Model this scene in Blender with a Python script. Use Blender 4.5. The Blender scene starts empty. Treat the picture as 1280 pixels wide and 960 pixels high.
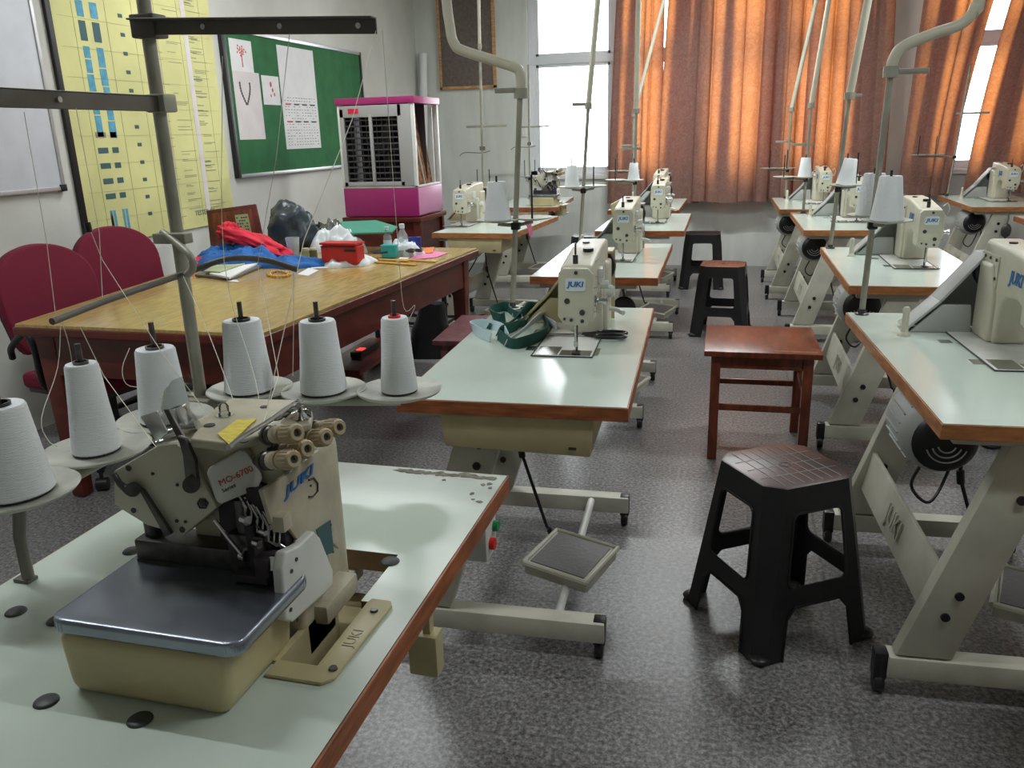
import bpy, bmesh, math, random
from mathutils import Vector, Matrix, noise
from mathutils.geometry import tessellate_polygon
random.seed(7)
PI = math.pi
scene = bpy.context.scene
COL = scene.collection

# ------------------------------------------------------------------ camera
F = 1027.5
CAMH = 1.4
R0 = Vector((0.96589, 0.25746, -0.02777))   # camera right
R1 = Vector((0.04944, -0.28862, -0.95617))  # camera down
R2 = Vector((-0.25419, 0.92218, -0.29150))  # camera forward
cam_data = bpy.data.cameras.new('camera')
cam = bpy.data.objects.new('camera', cam_data)
COL.objects.link(cam)
cam.matrix_world = Matrix(((R0.x, -R1.x, -R2.x, 0), (R0.y, -R1.y, -R2.y, 0), (R0.z, -R1.z, -R2.z, CAMH), (0, 0, 0, 1)))
cam_data.sensor_width = 36.0
cam_data.lens = F / 1280 * 36.0
cam_data.clip_start = 0.05
scene.camera = cam

def ray(px, py):
    return R0 * (px - 640) + R1 * (py - 480) + R2 * F
def Z(px, py, z):
    d = ray(px, py); return d * ((z - CAMH) / d.z) + Vector((0, 0, CAMH))
def X(px, py, x):
    d = ray(px, py); return d * (x / d.x) + Vector((0, 0, CAMH))
def Y(px, py, y):
    d = ray(px, py); return d * (y / d.y) + Vector((0, 0, CAMH))

# ------------------------------------------------------------------ materials
def nodes(name):
    m = bpy.data.materials.new(name); m.use_nodes = True
    nt = m.node_tree
    return m, nt, nt.nodes['Principled BSDF']
def mat(name, col, rough=0.5, metal=0.0, var=0.0, scale=8.0, bump=0.0, bscale=60.0, spec=None, stretch=None, col2=None, detail=4.0, alpha=None, trans=None, coat=None):
    m, nt, b = nodes(name)
    b.inputs['Base Color'].default_value = (*col, 1)
    b.inputs['Roughness'].default_value = rough
    b.inputs['Metallic'].default_value = metal
    if spec is not None: b.inputs['Specular IOR Level'].default_value = spec
    if coat is not None:
        b.inputs['Coat Weight'].default_value = coat; b.inputs['Coat Roughness'].default_value = 0.1
    if trans is not None: b.inputs['Transmission Weight'].default_value = trans
    tc = nt.nodes.new('ShaderNodeTexCoord'); mp = nt.nodes.new('ShaderNodeMapping')
    nt.links.new(tc.outputs['Object'], mp.inputs['Vector'])
    if stretch: mp.inputs['Scale'].default_value = stretch
    if var or col2:
        n = nt.nodes.new('ShaderNodeTexNoise'); n.inputs['Scale'].default_value = scale; n.inputs['Detail'].default_value = detail
        nt.links.new(mp.outputs['Vector'], n.inputs['Vector'])
        r = nt.nodes.new('ShaderNodeValToRGB')
        c2 = col2 if col2 else tuple(max(0, c * (1 - var)) for c in col)
        c1 = col if col2 else tuple(min(1, c * (1 + var * .5)) for c in col)
        r.color_ramp.elements[0].position = 0.35; r.color_ramp.elements[1].position = 0.65
        r.color_ramp.elements[0].color = (*c2, 1); r.color_ramp.elements[1].color = (*c1, 1)
        nt.links.new(n.outputs['Fac'], r.inputs['Fac']); nt.links.new(r.outputs['Color'], b.inputs['Base Color'])
    if bump:
        n2 = nt.nodes.new('ShaderNodeTexNoise'); n2.inputs['Scale'].default_value = bscale; n2.inputs['Detail'].default_value = 3
        nt.links.new(mp.outputs['Vector'], n2.inputs['Vector'])
        bp = nt.nodes.new('ShaderNodeBump'); bp.inputs['Strength'].default_value = bump; bp.inputs['Distance'].default_value = 0.004
        nt.links.new(n2.outputs['Fac'], bp.inputs['Height']); nt.links.new(bp.outputs['Normal'], b.inputs['Normal'])
    return m

M = {}
M['wall'] = mat('wall_paint', (.66, .665, .615), .75, var=.12, scale=1.3, bump=.15, bscale=30)
M['ceil'] = mat('ceiling_paint', (.72, .72, .69), .9)
M['lam'] = mat('pale_laminate', (.66, .76, .685), .15, var=.05, scale=2.5, spec=.6)
M['lam_old'] = mat('worn_laminate', (.62, .705, .625), .3, var=.10, scale=3.0, spec=.5)
M['edge'] = mat('orange_wood_edge', (.37, .115, .038), .4, var=.4, scale=14, stretch=(1, 1, 6))
M['edge_light'] = mat('light_wood_edge', (.55, .30, .13), .45, var=.35, scale=12, stretch=(1, 1, 5))
M['under'] = mat('plywood_underside', (.30, .20, .12), .8, var=.3)
M['cream'] = mat('cream_enamel', (.60, .575, .455), .38, var=.08, scale=9, bump=.05, bscale=120)
M['cream_dirty'] = mat('cream_enamel_worn', (.52, .475, .35), .42, var=.22, scale=14, bump=.1, bscale=100)
M['white_en'] = mat('white_enamel', (.72, .73, .69), .35, var=.08, scale=10)
M['frame'] = mat('frame_paint', (.56, .55, .455), .45, var=.16, scale=7)
M['grey_guard'] = mat('grey_plastic_guard', (.40, .42, .40), .5, var=.1)
M['greyp'] = mat('stand_grey', (.36, .35, .285), .45, metal=.25, var=.18, scale=12)
M['dish'] = mat('dish_grey', (.50, .50, .44), .5, var=.18, scale=20)
M['bar'] = mat('dark_grey_bar', (.16, .145, .125), .45, metal=.3, var=.2)
M['black'] = mat('black_plastic', (.012, .012, .014), .38, var=.2)
M['rubber'] = mat('black_rubber', (.02, .02, .022), .7)
M['steel'] = mat('polished_steel', (.62, .62, .62), .22, metal=1.0)
M['dsteel'] = mat('dark_steel', (.11, .105, .10), .35, metal=.8, var=.3, scale=40)
M['lid'] = mat('brushed_steel_cover', (.30, .33, .39), .27, metal=.85, var=.18, scale=6)
M['yel_cream'] = mat('yellow_cream_paint', (.52, .455, .255), .4, var=.1, scale=10)
M['yarn'] = mat('white_yarn', (.86, .90, .92), .8, bump=.5, bscale=60, stretch=(1, 1, 14))
M['thread'] = mat('white_thread', (.82, .78, .66), .7)
M['red'] = mat('red_plastic', (.75, .02, .015), .4)
M['knob'] = mat('beige_knob', (.47, .38, .235), .45)
M['knob_l'] = mat('pale_knob_collar', (.60, .54, .40), .45)
M['blue_txt'] = mat('blue_print', (.015, .15, .42), .5)
M['red_txt'] = mat('red_print', (.55, .04, .02), .5)
M['dk_txt'] = mat('dark_print', (.05, .05, .05), .6)
M['yel_lab'] = mat('yellow_label', (.75, .60, .04), .5, var=.25, scale=60, stretch=(1, 3, 1))
M['wlabel'] = mat('white_label', (.75, .82, .85), .35)
M['mahog'] = mat('red_brown_wood', (.135, .022, .014), .32, var=.35, scale=6, stretch=(1, 1, 3))
M['stoolwood'] = mat('polished_stool_wood', (.19, .042, .018), .28, var=.4, scale=9, stretch=(4, 1, 1))
M['sunmica'] = mat('yellow_brown_tabletop', (.47, .33, .115), .2, var=.22, scale=11, stretch=(5, 1, 1), spec=.55)
M['crimson'] = mat('crimson_fabric', (.185, .006, .030), .85, bump=.3, bscale=300)
M['pink'] = mat('magenta_plastic', (.34, .022, .145), .35)
M['ltpink'] = mat('light_pink_plastic', (.60, .27, .45), .35)
M['blue'] = mat('blue_cloth', (.015, .13, .42), .8, var=.25, bump=.3, bscale=200)
M['redc'] = mat('red_cloth', (.72, .02, .05), .8, var=.2, bump=.3, bscale=200)
M['whitec'] = mat('white_cloth', (.72, .76, .78), .85, bump=.3, bscale=150)
M['paper'] = mat('white_paper', (.78, .78, .78), .8, var=.04)
M['paper_pk'] = mat('pinkish_paper', (.72, .66, .66), .8, var=.05)
M['chart'] = mat('yellow_chart_paper', (.70, .68, .30), .7, var=.12, scale=2.5)
M['ltblue'] = mat('light_blue_print', (.10, .36, .52), .7, var=.2, scale=30)
M['slate'] = mat('dark_teal_print', (.05, .12, .13), .7)
M['green'] = mat('green_felt', (.03, .155, .055), .9, bump=.3, bscale=200, var=.15)
M['wboard'] = mat('whiteboard_face', (.66, .69, .75), .35, var=.06, scale=8)
M['brownb'] = mat('brown_board', (.17, .135, .12), .8, var=.2, scale=30)
M['alu'] = mat('aluminium', (.55, .56, .57), .35, metal=.7)
M['win'] = mat('window_frame_paint', (.72, .74, .77), .4)
M['sill'] = mat('sill_paint', (.72, .72, .70), .5)
M['dkgreen'] = mat('dark_green_webbing', (.012, .085, .065), .8, bump=.4, bscale=200)
M['paleblue'] = mat('pale_blue_cloth', (.55, .70, .74), .85)
M['darkbag'] = mat('dark_slate_bag', (.035, .05, .062), .35, bump=.6, bscale=14, var=.3)
M['teal'] = mat('teal_plastic', (.02, .42, .42), .3)
M['orange'] = mat('orange_card', (.75, .20, .06), .6)
M['pinkp'] = mat('pink_paper', (.72, .22, .40), .7)
M['ochre'] = mat('ochre_ruler', (.62, .33, .05), .4)
M['redbag'] = mat('red_pouch', (.55, .02, .015), .35)
M['mint'] = mat('green_folder', (.055, .26, .18), .5)
M['navy'] = mat('navy_tape', (.02, .04, .28), .3)
M['amber'] = mat('amber_beads', (.62, .34, .08), .4)
M['purple'] = mat('purple_brown_wood', (.15, .05, .06), .4, var=.3, scale=40)
M['pad'] = mat('cooling_pad', (.26, .12, .05), .9, var=.7, scale=25, bump=1.0, bscale=50)
M['grille'] = mat('grey_grille', (.38, .37, .37), .5)
M['darkin'] = mat('dark_interior', (.035, .025, .03), .6)
M['glow'] = mat('red_light', (.6, .02, .02), .4)
M['glow'].node_tree.nodes['Principled BSDF'].inputs['Emission Color'].default_value = (1, .05, .04, 1)
M['glow'].node_tree.nodes['Principled BSDF'].inputs['Emission Strength'].default_value = 1.2
M['pedal'] = mat('pedal_mat', (.17, .165, .165), .5, bump=.4, bscale=80)
M['olive'] = mat('olive_cloth', (.10, .11, .05), .85, bump=.3, bscale=120)
M['plug'] = mat('dark_grey_plug', (.05, .058, .058), .45)
M['chip'] = mat('bare_board', (.30, .27, .22), .8, var=.4, scale=60)
M['edge_or'] = mat('tan_orange_edge', (.46, .19, .065), .4, var=.35, scale=12, stretch=(1, 1, 5))
M['greenbtn'] = mat('green_button', (.01, .25, .08), .4)
M['bookg'] = mat('pale_green_paper', (.42, .46, .25), .7, var=.2)
M['bluep'] = mat('blue_plastic', (.03, .08, .4), .4)

def floor_mat():
    m, nt, b = nodes('speckled_floor')
    tc = nt.nodes.new('ShaderNodeTexCoord')
    n = nt.nodes.new('ShaderNodeTexNoise'); n.inputs['Scale'].default_value = 78; n.inputs['Detail'].default_value = 3; n.inputs['Roughness'].default_value = .75
    n2 = nt.nodes.new('ShaderNodeTexNoise'); n2.inputs['Scale'].default_value = 1.2; n2.inputs['Detail'].default_value = 5
    br = nt.nodes.new('ShaderNodeTexBrick'); br.inputs['Scale'].default_value = 1.0
    br.inputs['Brick Width'].default_value = 12; br.inputs['Row Height'].default_value = 1.45; br.inputs['Mortar Size'].default_value = .004
    br.inputs['Color1'].default_value = (1, 1, 1, 1); br.inputs['Color2'].default_value = (1, 1, 1, 1); br.inputs['Mortar'].default_value = (.72, .72, .72, 1)
    rot = nt.nodes.new('ShaderNodeMapping'); rot.inputs['Rotation'].default_value = (0, 0, PI / 2); rot.inputs['Location'].default_value = (.4, 1.12, 0)
    for k in (n, n2): nt.links.new(tc.outputs['Object'], k.inputs['Vector'])
    nt.links.new(tc.outputs['Object'], rot.inputs['Vector']); nt.links.new(rot.outputs['Vector'], br.inputs['Vector'])
    r = nt.nodes.new('ShaderNodeValToRGB'); e = r.color_ramp.elements
    e[0].position = .36; e[0].color = (.075, .075, .08, 1); e[1].position = .68; e[1].color = (.42, .41, .395, 1)
    x = r.color_ramp.elements.new(.5); x.color = (.20, .195, .195, 1)
    nt.links.new(n.outputs['Fac'], r.inputs['Fac'])
    r2 = nt.nodes.new('ShaderNodeValToRGB'); r2.color_ramp.elements[0].position = .3; r2.color_ramp.elements[0].color = (.78, .76, .77, 1); r2.color_ramp.elements[1].position = .7
    nt.links.new(n2.outputs['Fac'], r2.inputs['Fac'])
    mx = nt.nodes.new('ShaderNodeMixRGB'); mx.blend_type = 'MULTIPLY'; mx.inputs['Fac'].default_value = 1
    nt.links.new(r.outputs['Color'], mx.inputs['Color1']); nt.links.new(r2.outputs['Color'], mx.inputs['Color2'])
    mx2 = nt.nodes.new('ShaderNodeMixRGB'); mx2.blend_type = 'MULTIPLY'; mx2.inputs['Fac'].default_value = 1
    nt.links.new(mx.outputs['Color'], mx2.inputs['Color1']); nt.links.new(br.outputs['Color'], mx2.inputs['Color2'])
    nt.links.new(mx2.outputs['Color'], b.inputs['Base Color'])
    b.inputs['Roughness'].default_value = .33
    bp = nt.nodes.new('ShaderNodeBump'); bp.inputs['Strength'].default_value = .12; bp.inputs['Distance'].default_value = .002
    nt.links.new(n.outputs['Fac'], bp.inputs['Height']); nt.links.new(bp.outputs['Normal'], b.inputs['Normal'])
    return m
M['floor'] = floor_mat()

def dado_mat():   # back wall: cream paint, greyer green skirting paint below the sills
    m, nt, b = nodes('back_wall_paint')
    geo = nt.nodes.new('ShaderNodeTexCoord'); sp = nt.nodes.new('ShaderNodeSeparateXYZ')
    nt.links.new(geo.outputs['Object'], sp.inputs['Vector'])
    n = nt.nodes.new('ShaderNodeTexNoise'); n.inputs['Scale'].default_value = 3; n.inputs['Detail'].default_value = 6
    mp = nt.nodes.new('ShaderNodeMapping'); mp.inputs['Scale'].default_value = (3, 1, .8)
    nt.links.new(geo.outputs['Object'], mp.inputs['Vector']); nt.links.new(mp.outputs['Vector'], n.inputs['Vector'])
    r = nt.nodes.new('ShaderNodeValToRGB'); r.color_ramp.elements[0].position = .3; r.color_ramp.elements[1].position = .7
    r.color_ramp.elements[0].color = (.60, .625, .59, 1); r.color_ramp.elements[1].color = (.70, .72, .67, 1)
    nt.links.new(n.outputs['Fac'], r.inputs['Fac']); nt.links.new(r.outputs['Color'], b.inputs['Base Color'])
    b.inputs['Roughness'].default_value = .7
    return m
M['bwall'] = dado_mat()

def curtain_mat():
    m = bpy.data.materials.new('rust_curtain_fabric'); m.use_nodes = True
    nt = m.node_tree; nt.nodes.clear()
    out = nt.nodes.new('ShaderNodeOutputMaterial')
    tc = nt.nodes.new('ShaderNodeTexCoord')
    n = nt.nodes.new('ShaderNodeTexNoise'); n.inputs['Scale'].default_value = 22; n.inputs['Detail'].default_value = 4; n.inputs['Distortion'].default_value = 1.5
    nt.links.new(tc.outputs['UV'], n.inputs['Vector'])
    r = nt.nodes.new('ShaderNodeValToRGB'); e = r.color_ramp.elements
    e[0].position = .36; e[0].color = (.27, .165, .135, 1); e[1].position = .64; e[1].color = (.34, .22, .185, 1)
    nt.links.new(n.outputs['Fac'], r.inputs['Fac'])
    r2 = nt.nodes.new('ShaderNodeValToRGB'); e = r2.color_ramp.elements
    e[0].position = .36; e[0].color = (.84, .25, .055, 1); e[1].position = .64; e[1].color = (.92, .33, .09, 1)
    nt.links.new(n.outputs['Fac'], r2.inputs['Fac'])
    d = nt.nodes.new('ShaderNodeBsdfDiffuse'); t = nt.nodes.new('ShaderNodeBsdfTranslucent'); mx = nt.nodes.new('ShaderNodeMixShader')
    nt.links.new(r.outputs['Color'], d.inputs['Color']); nt.links.new(r2.outputs['Color'], t.inputs['Color'])
    mx.inputs['Fac'].default_value = .29
    nt.links.new(d.outputs[0], mx.inputs[1]); nt.links.new(t.outputs[0], mx.inputs[2]); nt.links.new(mx.outputs[0], out.inputs['Surface'])
    return m
M['curtain'] = curtain_mat()

def glass_mat(name, tint, fac):
    m = bpy.data.materials.new(name); m.use_nodes = True
    nt = m.node_tree; nt.nodes.clear()
    out = nt.nodes.new('ShaderNodeOutputMaterial')
    a = nt.nodes.new('ShaderNodeBsdfTransparent'); a.inputs['Color'].default_value = (*tint, 1)
    g = nt.nodes.new('ShaderNodeBsdfGlossy'); g.inputs['Roughness'].default_value = .03
    fr = nt.nodes.new('ShaderNodeFresnel'); fr.inputs['IOR'].default_value = 1.45
    ml = nt.nodes.new('ShaderNodeMath'); ml.operation = 'ADD'; ml.inputs[1].default_value = fac
    nt.links.new(fr.outputs[0], ml.inputs[0])
    mx = nt.nodes.new('ShaderNodeMixShader')
    nt.links.new(ml.outputs[0], mx.inputs['Fac']); nt.links.new(a.outputs[0], mx.inputs[1]); nt.links.new(g.outputs[0], mx.inputs[2])
    nt.links.new(mx.outputs[0], out.inputs['Surface'])
    return m
M['pane'] = glass_mat('window_glass', (.97, .98, .98), 0.0)
M['clear'] = glass_mat('clear_plastic', (.88, .90, .88), .06)
M['plastic'] = glass_mat('crinkled_polythene', (.62, .66, .68), .22)
def pet_mat():
    m = bpy.data.materials.new('clear_bottle_plastic'); m.use_nodes = True
    nt = m.node_tree; nt.nodes.clear(); out = nt.nodes.new('ShaderNodeOutputMaterial')
    a = nt.nodes.new('ShaderNodeBsdfTransparent'); a.inputs['Color'].default_value = (.95, .97, .97, 1)
    g = nt.nodes.new('ShaderNodeBsdfPrincipled'); g.inputs['Base Color'].default_value = (.75, .8, .82, 1); g.inputs['Roughness'].default_value = .1
    mx = nt.nodes.new('ShaderNodeMixShader'); mx.inputs['Fac'].default_value = .33
    nt.links.new(a.outputs[0], mx.inputs[1]); nt.links.new(g.outputs[0], mx.inputs[2]); nt.links.new(mx.outputs[0], out.inputs['Surface'])
    return m
M['pet'] = pet_mat()
M['faint'] = mat('faint_chart_print', (.46, .45, .22), .7)
M['faint_txt'] = mat('grey_chart_print', (.26, .27, .18), .7)
M['tube'] = mat('fill_lamp_tube', (.9, .9, .9), .4)  # glowing tubes of the added ceiling fill lamps
M['tube'].node_tree.nodes['Principled BSDF'].inputs['Emission Color'].default_value = (.93, .98, 1, 1)
M['tube'].node_tree.nodes['Principled BSDF'].inputs['Emission Strength'].default_value = 6

# ------------------------------------------------------------------ mesh builder
def V(*a): return Vector(a)
class MB:
    def __init__(self): self.v = []; self.f = []; self.m = []; self.s = []
    def add(self, vs, fs, mi=0, smooth=True):
        o = len(self.v); self.v += [Vector(v) for v in vs]
        for f in fs: self.f.append([i + o for i in f]); self.m.append(mi); self.s.append(smooth)
        return self
    def box(self, c, s, rot=None, bev=0.0, seg=2, mi=0, top=None):
        """centre, size; top=(kx,ky) scales the top face"""
        bm = bmesh.new(); bmesh.ops.create_cube(bm, size=1)
        for v in bm.verts:
            kx, ky = (top if (top and v.co.z > 0) else (1, 1))
            v.co = Vector((v.co.x * s[0] * kx, v.co.y * s[1] * ky, v.co.z * s[2]))
        if bev: bmesh.ops.bevel(bm, geom=bm.edges[:], offset=min(bev, min(s) * .49), segments=seg, affect='EDGES', profile=.6)
        self._take(bm, c, rot, mi)
        return self
    def _take(self, bm, c, rot, mi):
        bm.verts.index_update(); bm.normal_update()
        vs = []
        for v in bm.verts:
            p = v.co.copy()
            if rot is not None: p = rot @ p
            vs.append(p + Vector(c))
        self.add(vs, [[v.index for v in f.verts] for f in bm.faces], mi); bm.free()
    def bx(self, x0, x1, y0, y1, z0, z1, bev=0.0, seg=2, mi=0, top=None):
        return self.box(((x0 + x1) / 2, (y0 + y1) / 2, (z0 + z1) / 2), (abs(x1 - x0), abs(y1 - y0), abs(z1 - z0)), None, bev, seg, mi, top)
    def cyl(self, p0, p1, r0, r1=None, n=20, mi=0, cap=True):
        return self.tube([p0, p1], [r0, r0 if r1 is None else r1], n, mi, cap)
    def tube(self, pts, r, n=10, mi=0, cap=True):
        pts = [Vector(p) for p in pts]; k = len(pts)
        rr = r if isinstance(r, (list, tuple)) else [r] * k
        t0 = (pts[1] - pts[0]).normalized()
        a = t0.orthogonal().normalized(); vs = []; fs = []
        for i, p in enumerate(pts):
            if i == 0: t = pts[1] - pts[0]
            elif i == k - 1: t = pts[-1] - pts[-2]
            else: t = (pts[i + 1] - pts[i]).normalized() + (pts[i] - pts[i - 1]).normalized()
            t = t.normalized() if t.length > 1e-9 else t0
            a = (a - t * a.dot(t)); a = a.normalized() if a.length > 1e-6 else t.orthogonal().normalized()
            b = t.cross(a)
            for j in range(n):
                w = 2 * PI * j / n; vs.append(p + (a * math.cos(w) + b * math.sin(w)) * rr[i])
        for i in range(k - 1):
            for j in range(n):
                fs.append([i * n + j, i * n + (j + 1) % n, (i + 1) * n + (j + 1) % n, (i + 1) * n + j])
        if cap: fs.append(list(range(n))[::-1]); fs.append([(k - 1) * n + j for j in range(n)])
        return self.add(vs, fs, mi)
    def lathe(self, prof, c=(0, 0, 0), axis=(0, 0, 1), n=32, mi=0):
        """profile [(r, h)...] around axis through c"""
        ax = Vector(axis).normalized(); a = ax.orthogonal().normalized(); b = ax.cross(a); c = Vector(c)
        vs = []; fs = []
        for r, h in prof:
            for j in range(n):
                w = 2 * PI * j / n; vs.append(c + ax * h + (a * math.cos(w) + b * math.sin(w)) * max(r, 1e-5))
        for i in range(len(prof) - 1):
            for j in range(n):
                fs.append([i * n + j, i * n + (j + 1) % n, (i + 1) * n + (j + 1) % n, (i + 1) * n + j])
        return self.add(vs, fs, mi)
    def prism(self, pts, vec, bev=0.0, seg=2, mi=0, hole=None):
        """planar polygon (3-D points) extruded along vec; optional holes"""
        vec = Vector(vec); loops = [[Vector(p) for p in pts]] + [[Vector(p) for p in h] for h in (hole or [])]
        if not hole:
            bm = bmesh.new(); vs = [bm.verts.new(p) for p in loops[0]]; ws = [bm.verts.new(p + vec) for p in loops[0]]
            n = len(vs); bm.faces.new(vs); bm.faces.new(ws[::-1])
            for i in range(n): bm.faces.new([vs[i], ws[i], ws[(i + 1) % n], vs[(i + 1) % n]])
            bmesh.ops.recalc_face_normals(bm, faces=bm.faces[:])
            if bev: bmesh.ops.bevel(bm, geom=bm.edges[:], offset=bev, segments=seg, affect='EDGES', profile=.6)
            self._take(bm, (0, 0, 0), None, mi); return self
        tri = tessellate_polygon(loops); flat = [p for l in loops for p in l]; N = len(flat)
        vs = flat + [p + vec for p in flat]; fs = [list(t) for t in tri] + [[i + N for i in t][::-1] for t in tri]
        o = 0
        for l in loops:
            n = len(l)
            for i in range(n): fs.append([o + i, o + (i + 1) % n, N + o + (i + 1) % n, N + o + i])
            o += n
        bm = bmesh.new(); bv = [bm.verts.new(p) for p in vs]
        for f in fs:
            try: bm.faces.new([bv[i] for i in f])
            except ValueError: pass
        bmesh.ops.recalc_face_normals(bm, faces=bm.faces[:]); self._take(bm, (0, 0, 0), None, mi)
        return self
    def hull(self, pts, bev=0.0, seg=2, mi=0):
        bm = bmesh.new()
        for q in pts: bm.verts.new(q)
        r = bmesh.ops.convex_hull(bm, input=bm.verts[:])
        bmesh.ops.delete(bm, geom=[g for g in r['geom_interior'] if isinstance(g, bmesh.types.BMVert)], context='VERTS')
        bmesh.ops.dissolve_limit(bm, angle_limit=.03, verts=bm.verts[:], edges=bm.edges[:])
        if bev: bmesh.ops.bevel(bm, geom=bm.edges[:], offset=bev, segments=seg, affect='EDGES', profile=.6)
        self._take(bm, (0, 0, 0), None, mi); return self
    def sphere(self, c, r, s=(1, 1, 1), n=16, mi=0):
        prof = [(math.sin(PI * i / n) , -math.cos(PI * i / n)) for i in range(n + 1)]
        vs = []; fs = []; k = n * 2; c = Vector(c)
        for a, h in prof:
            for j in range(k):
                w = 2 * PI * j / k; vs.append(c + Vector((max(a, 1e-4) * math.cos(w) * r * s[0], max(a, 1e-4) * math.sin(w) * r * s[1], h * r * s[2])))
        for i in range(n):
            for j in range(k): fs.append([i * k + j, i * k + (j + 1) % k, (i + 1) * k + (j + 1) % k, (i + 1) * k + j])
        return self.add(vs, fs, mi)
    def text(self, s, size, origin, right, up, depth=.0006, mi=0, shear=0.0, bold=.0, align='CENTER', sx=1.0):
        cu = bpy.data.curves.new('t', 'FONT'); cu.body = s; cu.size = size; cu.extrude = depth / 2; cu.align_x = align; cu.align_y = 'CENTER'
        cu.shear = shear; cu.offset = bold; cu.resolution_u = 3
        ob = bpy.data.objects.new('t', cu); COL.objects.link(ob)
        dg = bpy.context.evaluated_depsgraph_get(); me = bpy.data.meshes.new_from_object(ob.evaluated_get(dg))
        r = Vector(right).normalized(); u = Vector(up); u = (u - r * u.dot(r)).normalized(); nrm = r.cross(u); o = Vector(origin)
        self.add([o + r * v.co.x * sx + u * v.co.y + nrm * (v.co.z + depth / 2) for v in me.vertices], [list(p.vertices) for p in me.polygons], mi, False)
        bpy.data.objects.remove(ob); bpy.data.curves.remove(cu); bpy.data.meshes.remove(me)
        return self
    def build(self, name, mats, parent=None, off=None, sharp=38, kind=None):
        if not isinstance(mats, (list, tuple)): mats = [mats]
        me = bpy.data.meshes.new(name); o = Vector(off) if off is not None else Vector((0, 0, 0))
        me.from_pydata([tuple(v - o) for v in self.v], [], self.f)
        for m_ in mats: me.materials.append(M[m_] if isinstance(m_, str) else m_)
        me.polygons.foreach_set('material_index', self.m)
        me.polygons.foreach_set('use_smooth', self.s)
        bm = bmesh.new(); bm.from_mesh(me); bmesh.ops.remove_doubles(bm, verts=bm.verts[:], dist=1e-6); bmesh.ops.recalc_face_normals(bm, faces=bm.faces[:]); bm.to_mesh(me); bm.free()
        me.set_sharp_from_angle(angle=math.radians(sharp))
        ob = bpy.data.objects.new(name, me); COL.objects.link(ob)
        if parent is not None: ob.parent = parent
        elif off is not None: ob.location = o
        if kind: ob['kind'] = kind
        return ob

def tag(o, label, cat, group=None):
    o['label'] = label; o['category'] = cat
    if group: o['group'] = group
    return o
def thing(name, label, cat, loc, rz=0.0, group=None):
    o = bpy.data.objects.new(name, None); COL.objects.link(o); o.empty_display_size = .05
    o.location = loc; o.rotation_euler = (0, 0, rz)
    return tag(o, label, cat, group)
KIDS = {}
def kids(o): return [c for c in bpy.data.objects if c.parent is o]
def dup(o, loc=None, rz=None, label=None, group=None, parent=None, scale=None):
    c = o.copy(); COL.objects.link(c)
    if parent is not None: c.parent = parent
    if loc is not None: c.location = loc
    if rz is not None: c.rotation_euler = (0, 0, rz)
    if scale is not None: c.scale = scale
    if label: c['label'] = label
    if group: c['group'] = group
    for ch in kids(o): dup(ch, parent=c)
    return c
def struct(mb, name, mats): return mb.build(name, mats, kind='structure')
def RX(a): return Matrix.Rotation(a, 3, 'X')
def RY(a): return Matrix.Rotation(a, 3, 'Y')
def RZ(a): return Matrix.Rotation(a, 3, 'Z')
def smooth_path(pts, n=6):
    """Catmull-Rom"""
    P = [Vector(p) for p in pts]; P = [P[0] * 2 - P[1]] + P + [P[-1] * 2 - P[-2]]; out = []
    for i in range(1, len(P) - 2):
        for k in range(n):
            t = k / n; a, b, c, d = P[i - 1:i + 3]
            out.append(.5 * ((2 * b) + (c - a) * t + (2 * a - 5 * b + 4 * c - d) * t * t + (3 * b - a - 3 * c + d) * t ** 3))
    out.append(P[-2]); return out
def rrect(x0, x1, z0, z1, r, n=5):
    out = []
    for cx, cz, a0 in ((x1 - r, z0 + r, -PI / 2), (x1 - r, z1 - r, 0), (x0 + r, z1 - r, PI / 2), (x0 + r, z0 + r, PI)):
        for i in range(n + 1):
            a = a0 + PI / 2 * i / n; out.append((cx + r * math.cos(a), cz + r * math.sin(a)))
    return out

def on_plane(px, py, p0, n):
    d = ray(px, py); o = Vector((0, 0, CAMH)); return o + d * ((p0 - o).dot(n) / d.dot(n))
# ================================================================== THE ROOM
WX, BY, RXW, FY, CH = -3.44, 8.96, 3.6, -2.6, 3.05
struct(MB().bx(WX - .2, RXW + .2, FY - .2, BY + .2, -.1, 0), 'floor', 'floor')
struct(MB().bx(WX - .2, RXW + .2, FY - .2, BY + .2, CH, CH + .1), 'ceiling', 'ceil')
struct(MB().bx(WX - .2, WX, FY - .2, BY + .2, 0, CH), 'wall_left', 'wall')
struct(MB().bx(RXW, RXW + .2, FY - .2, BY + .2, 0, CH), 'wall_right', 'wall')
struct(MB().bx(WX, RXW, FY - .2, FY, 0, CH), 'wall_near', 'wall')
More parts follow.
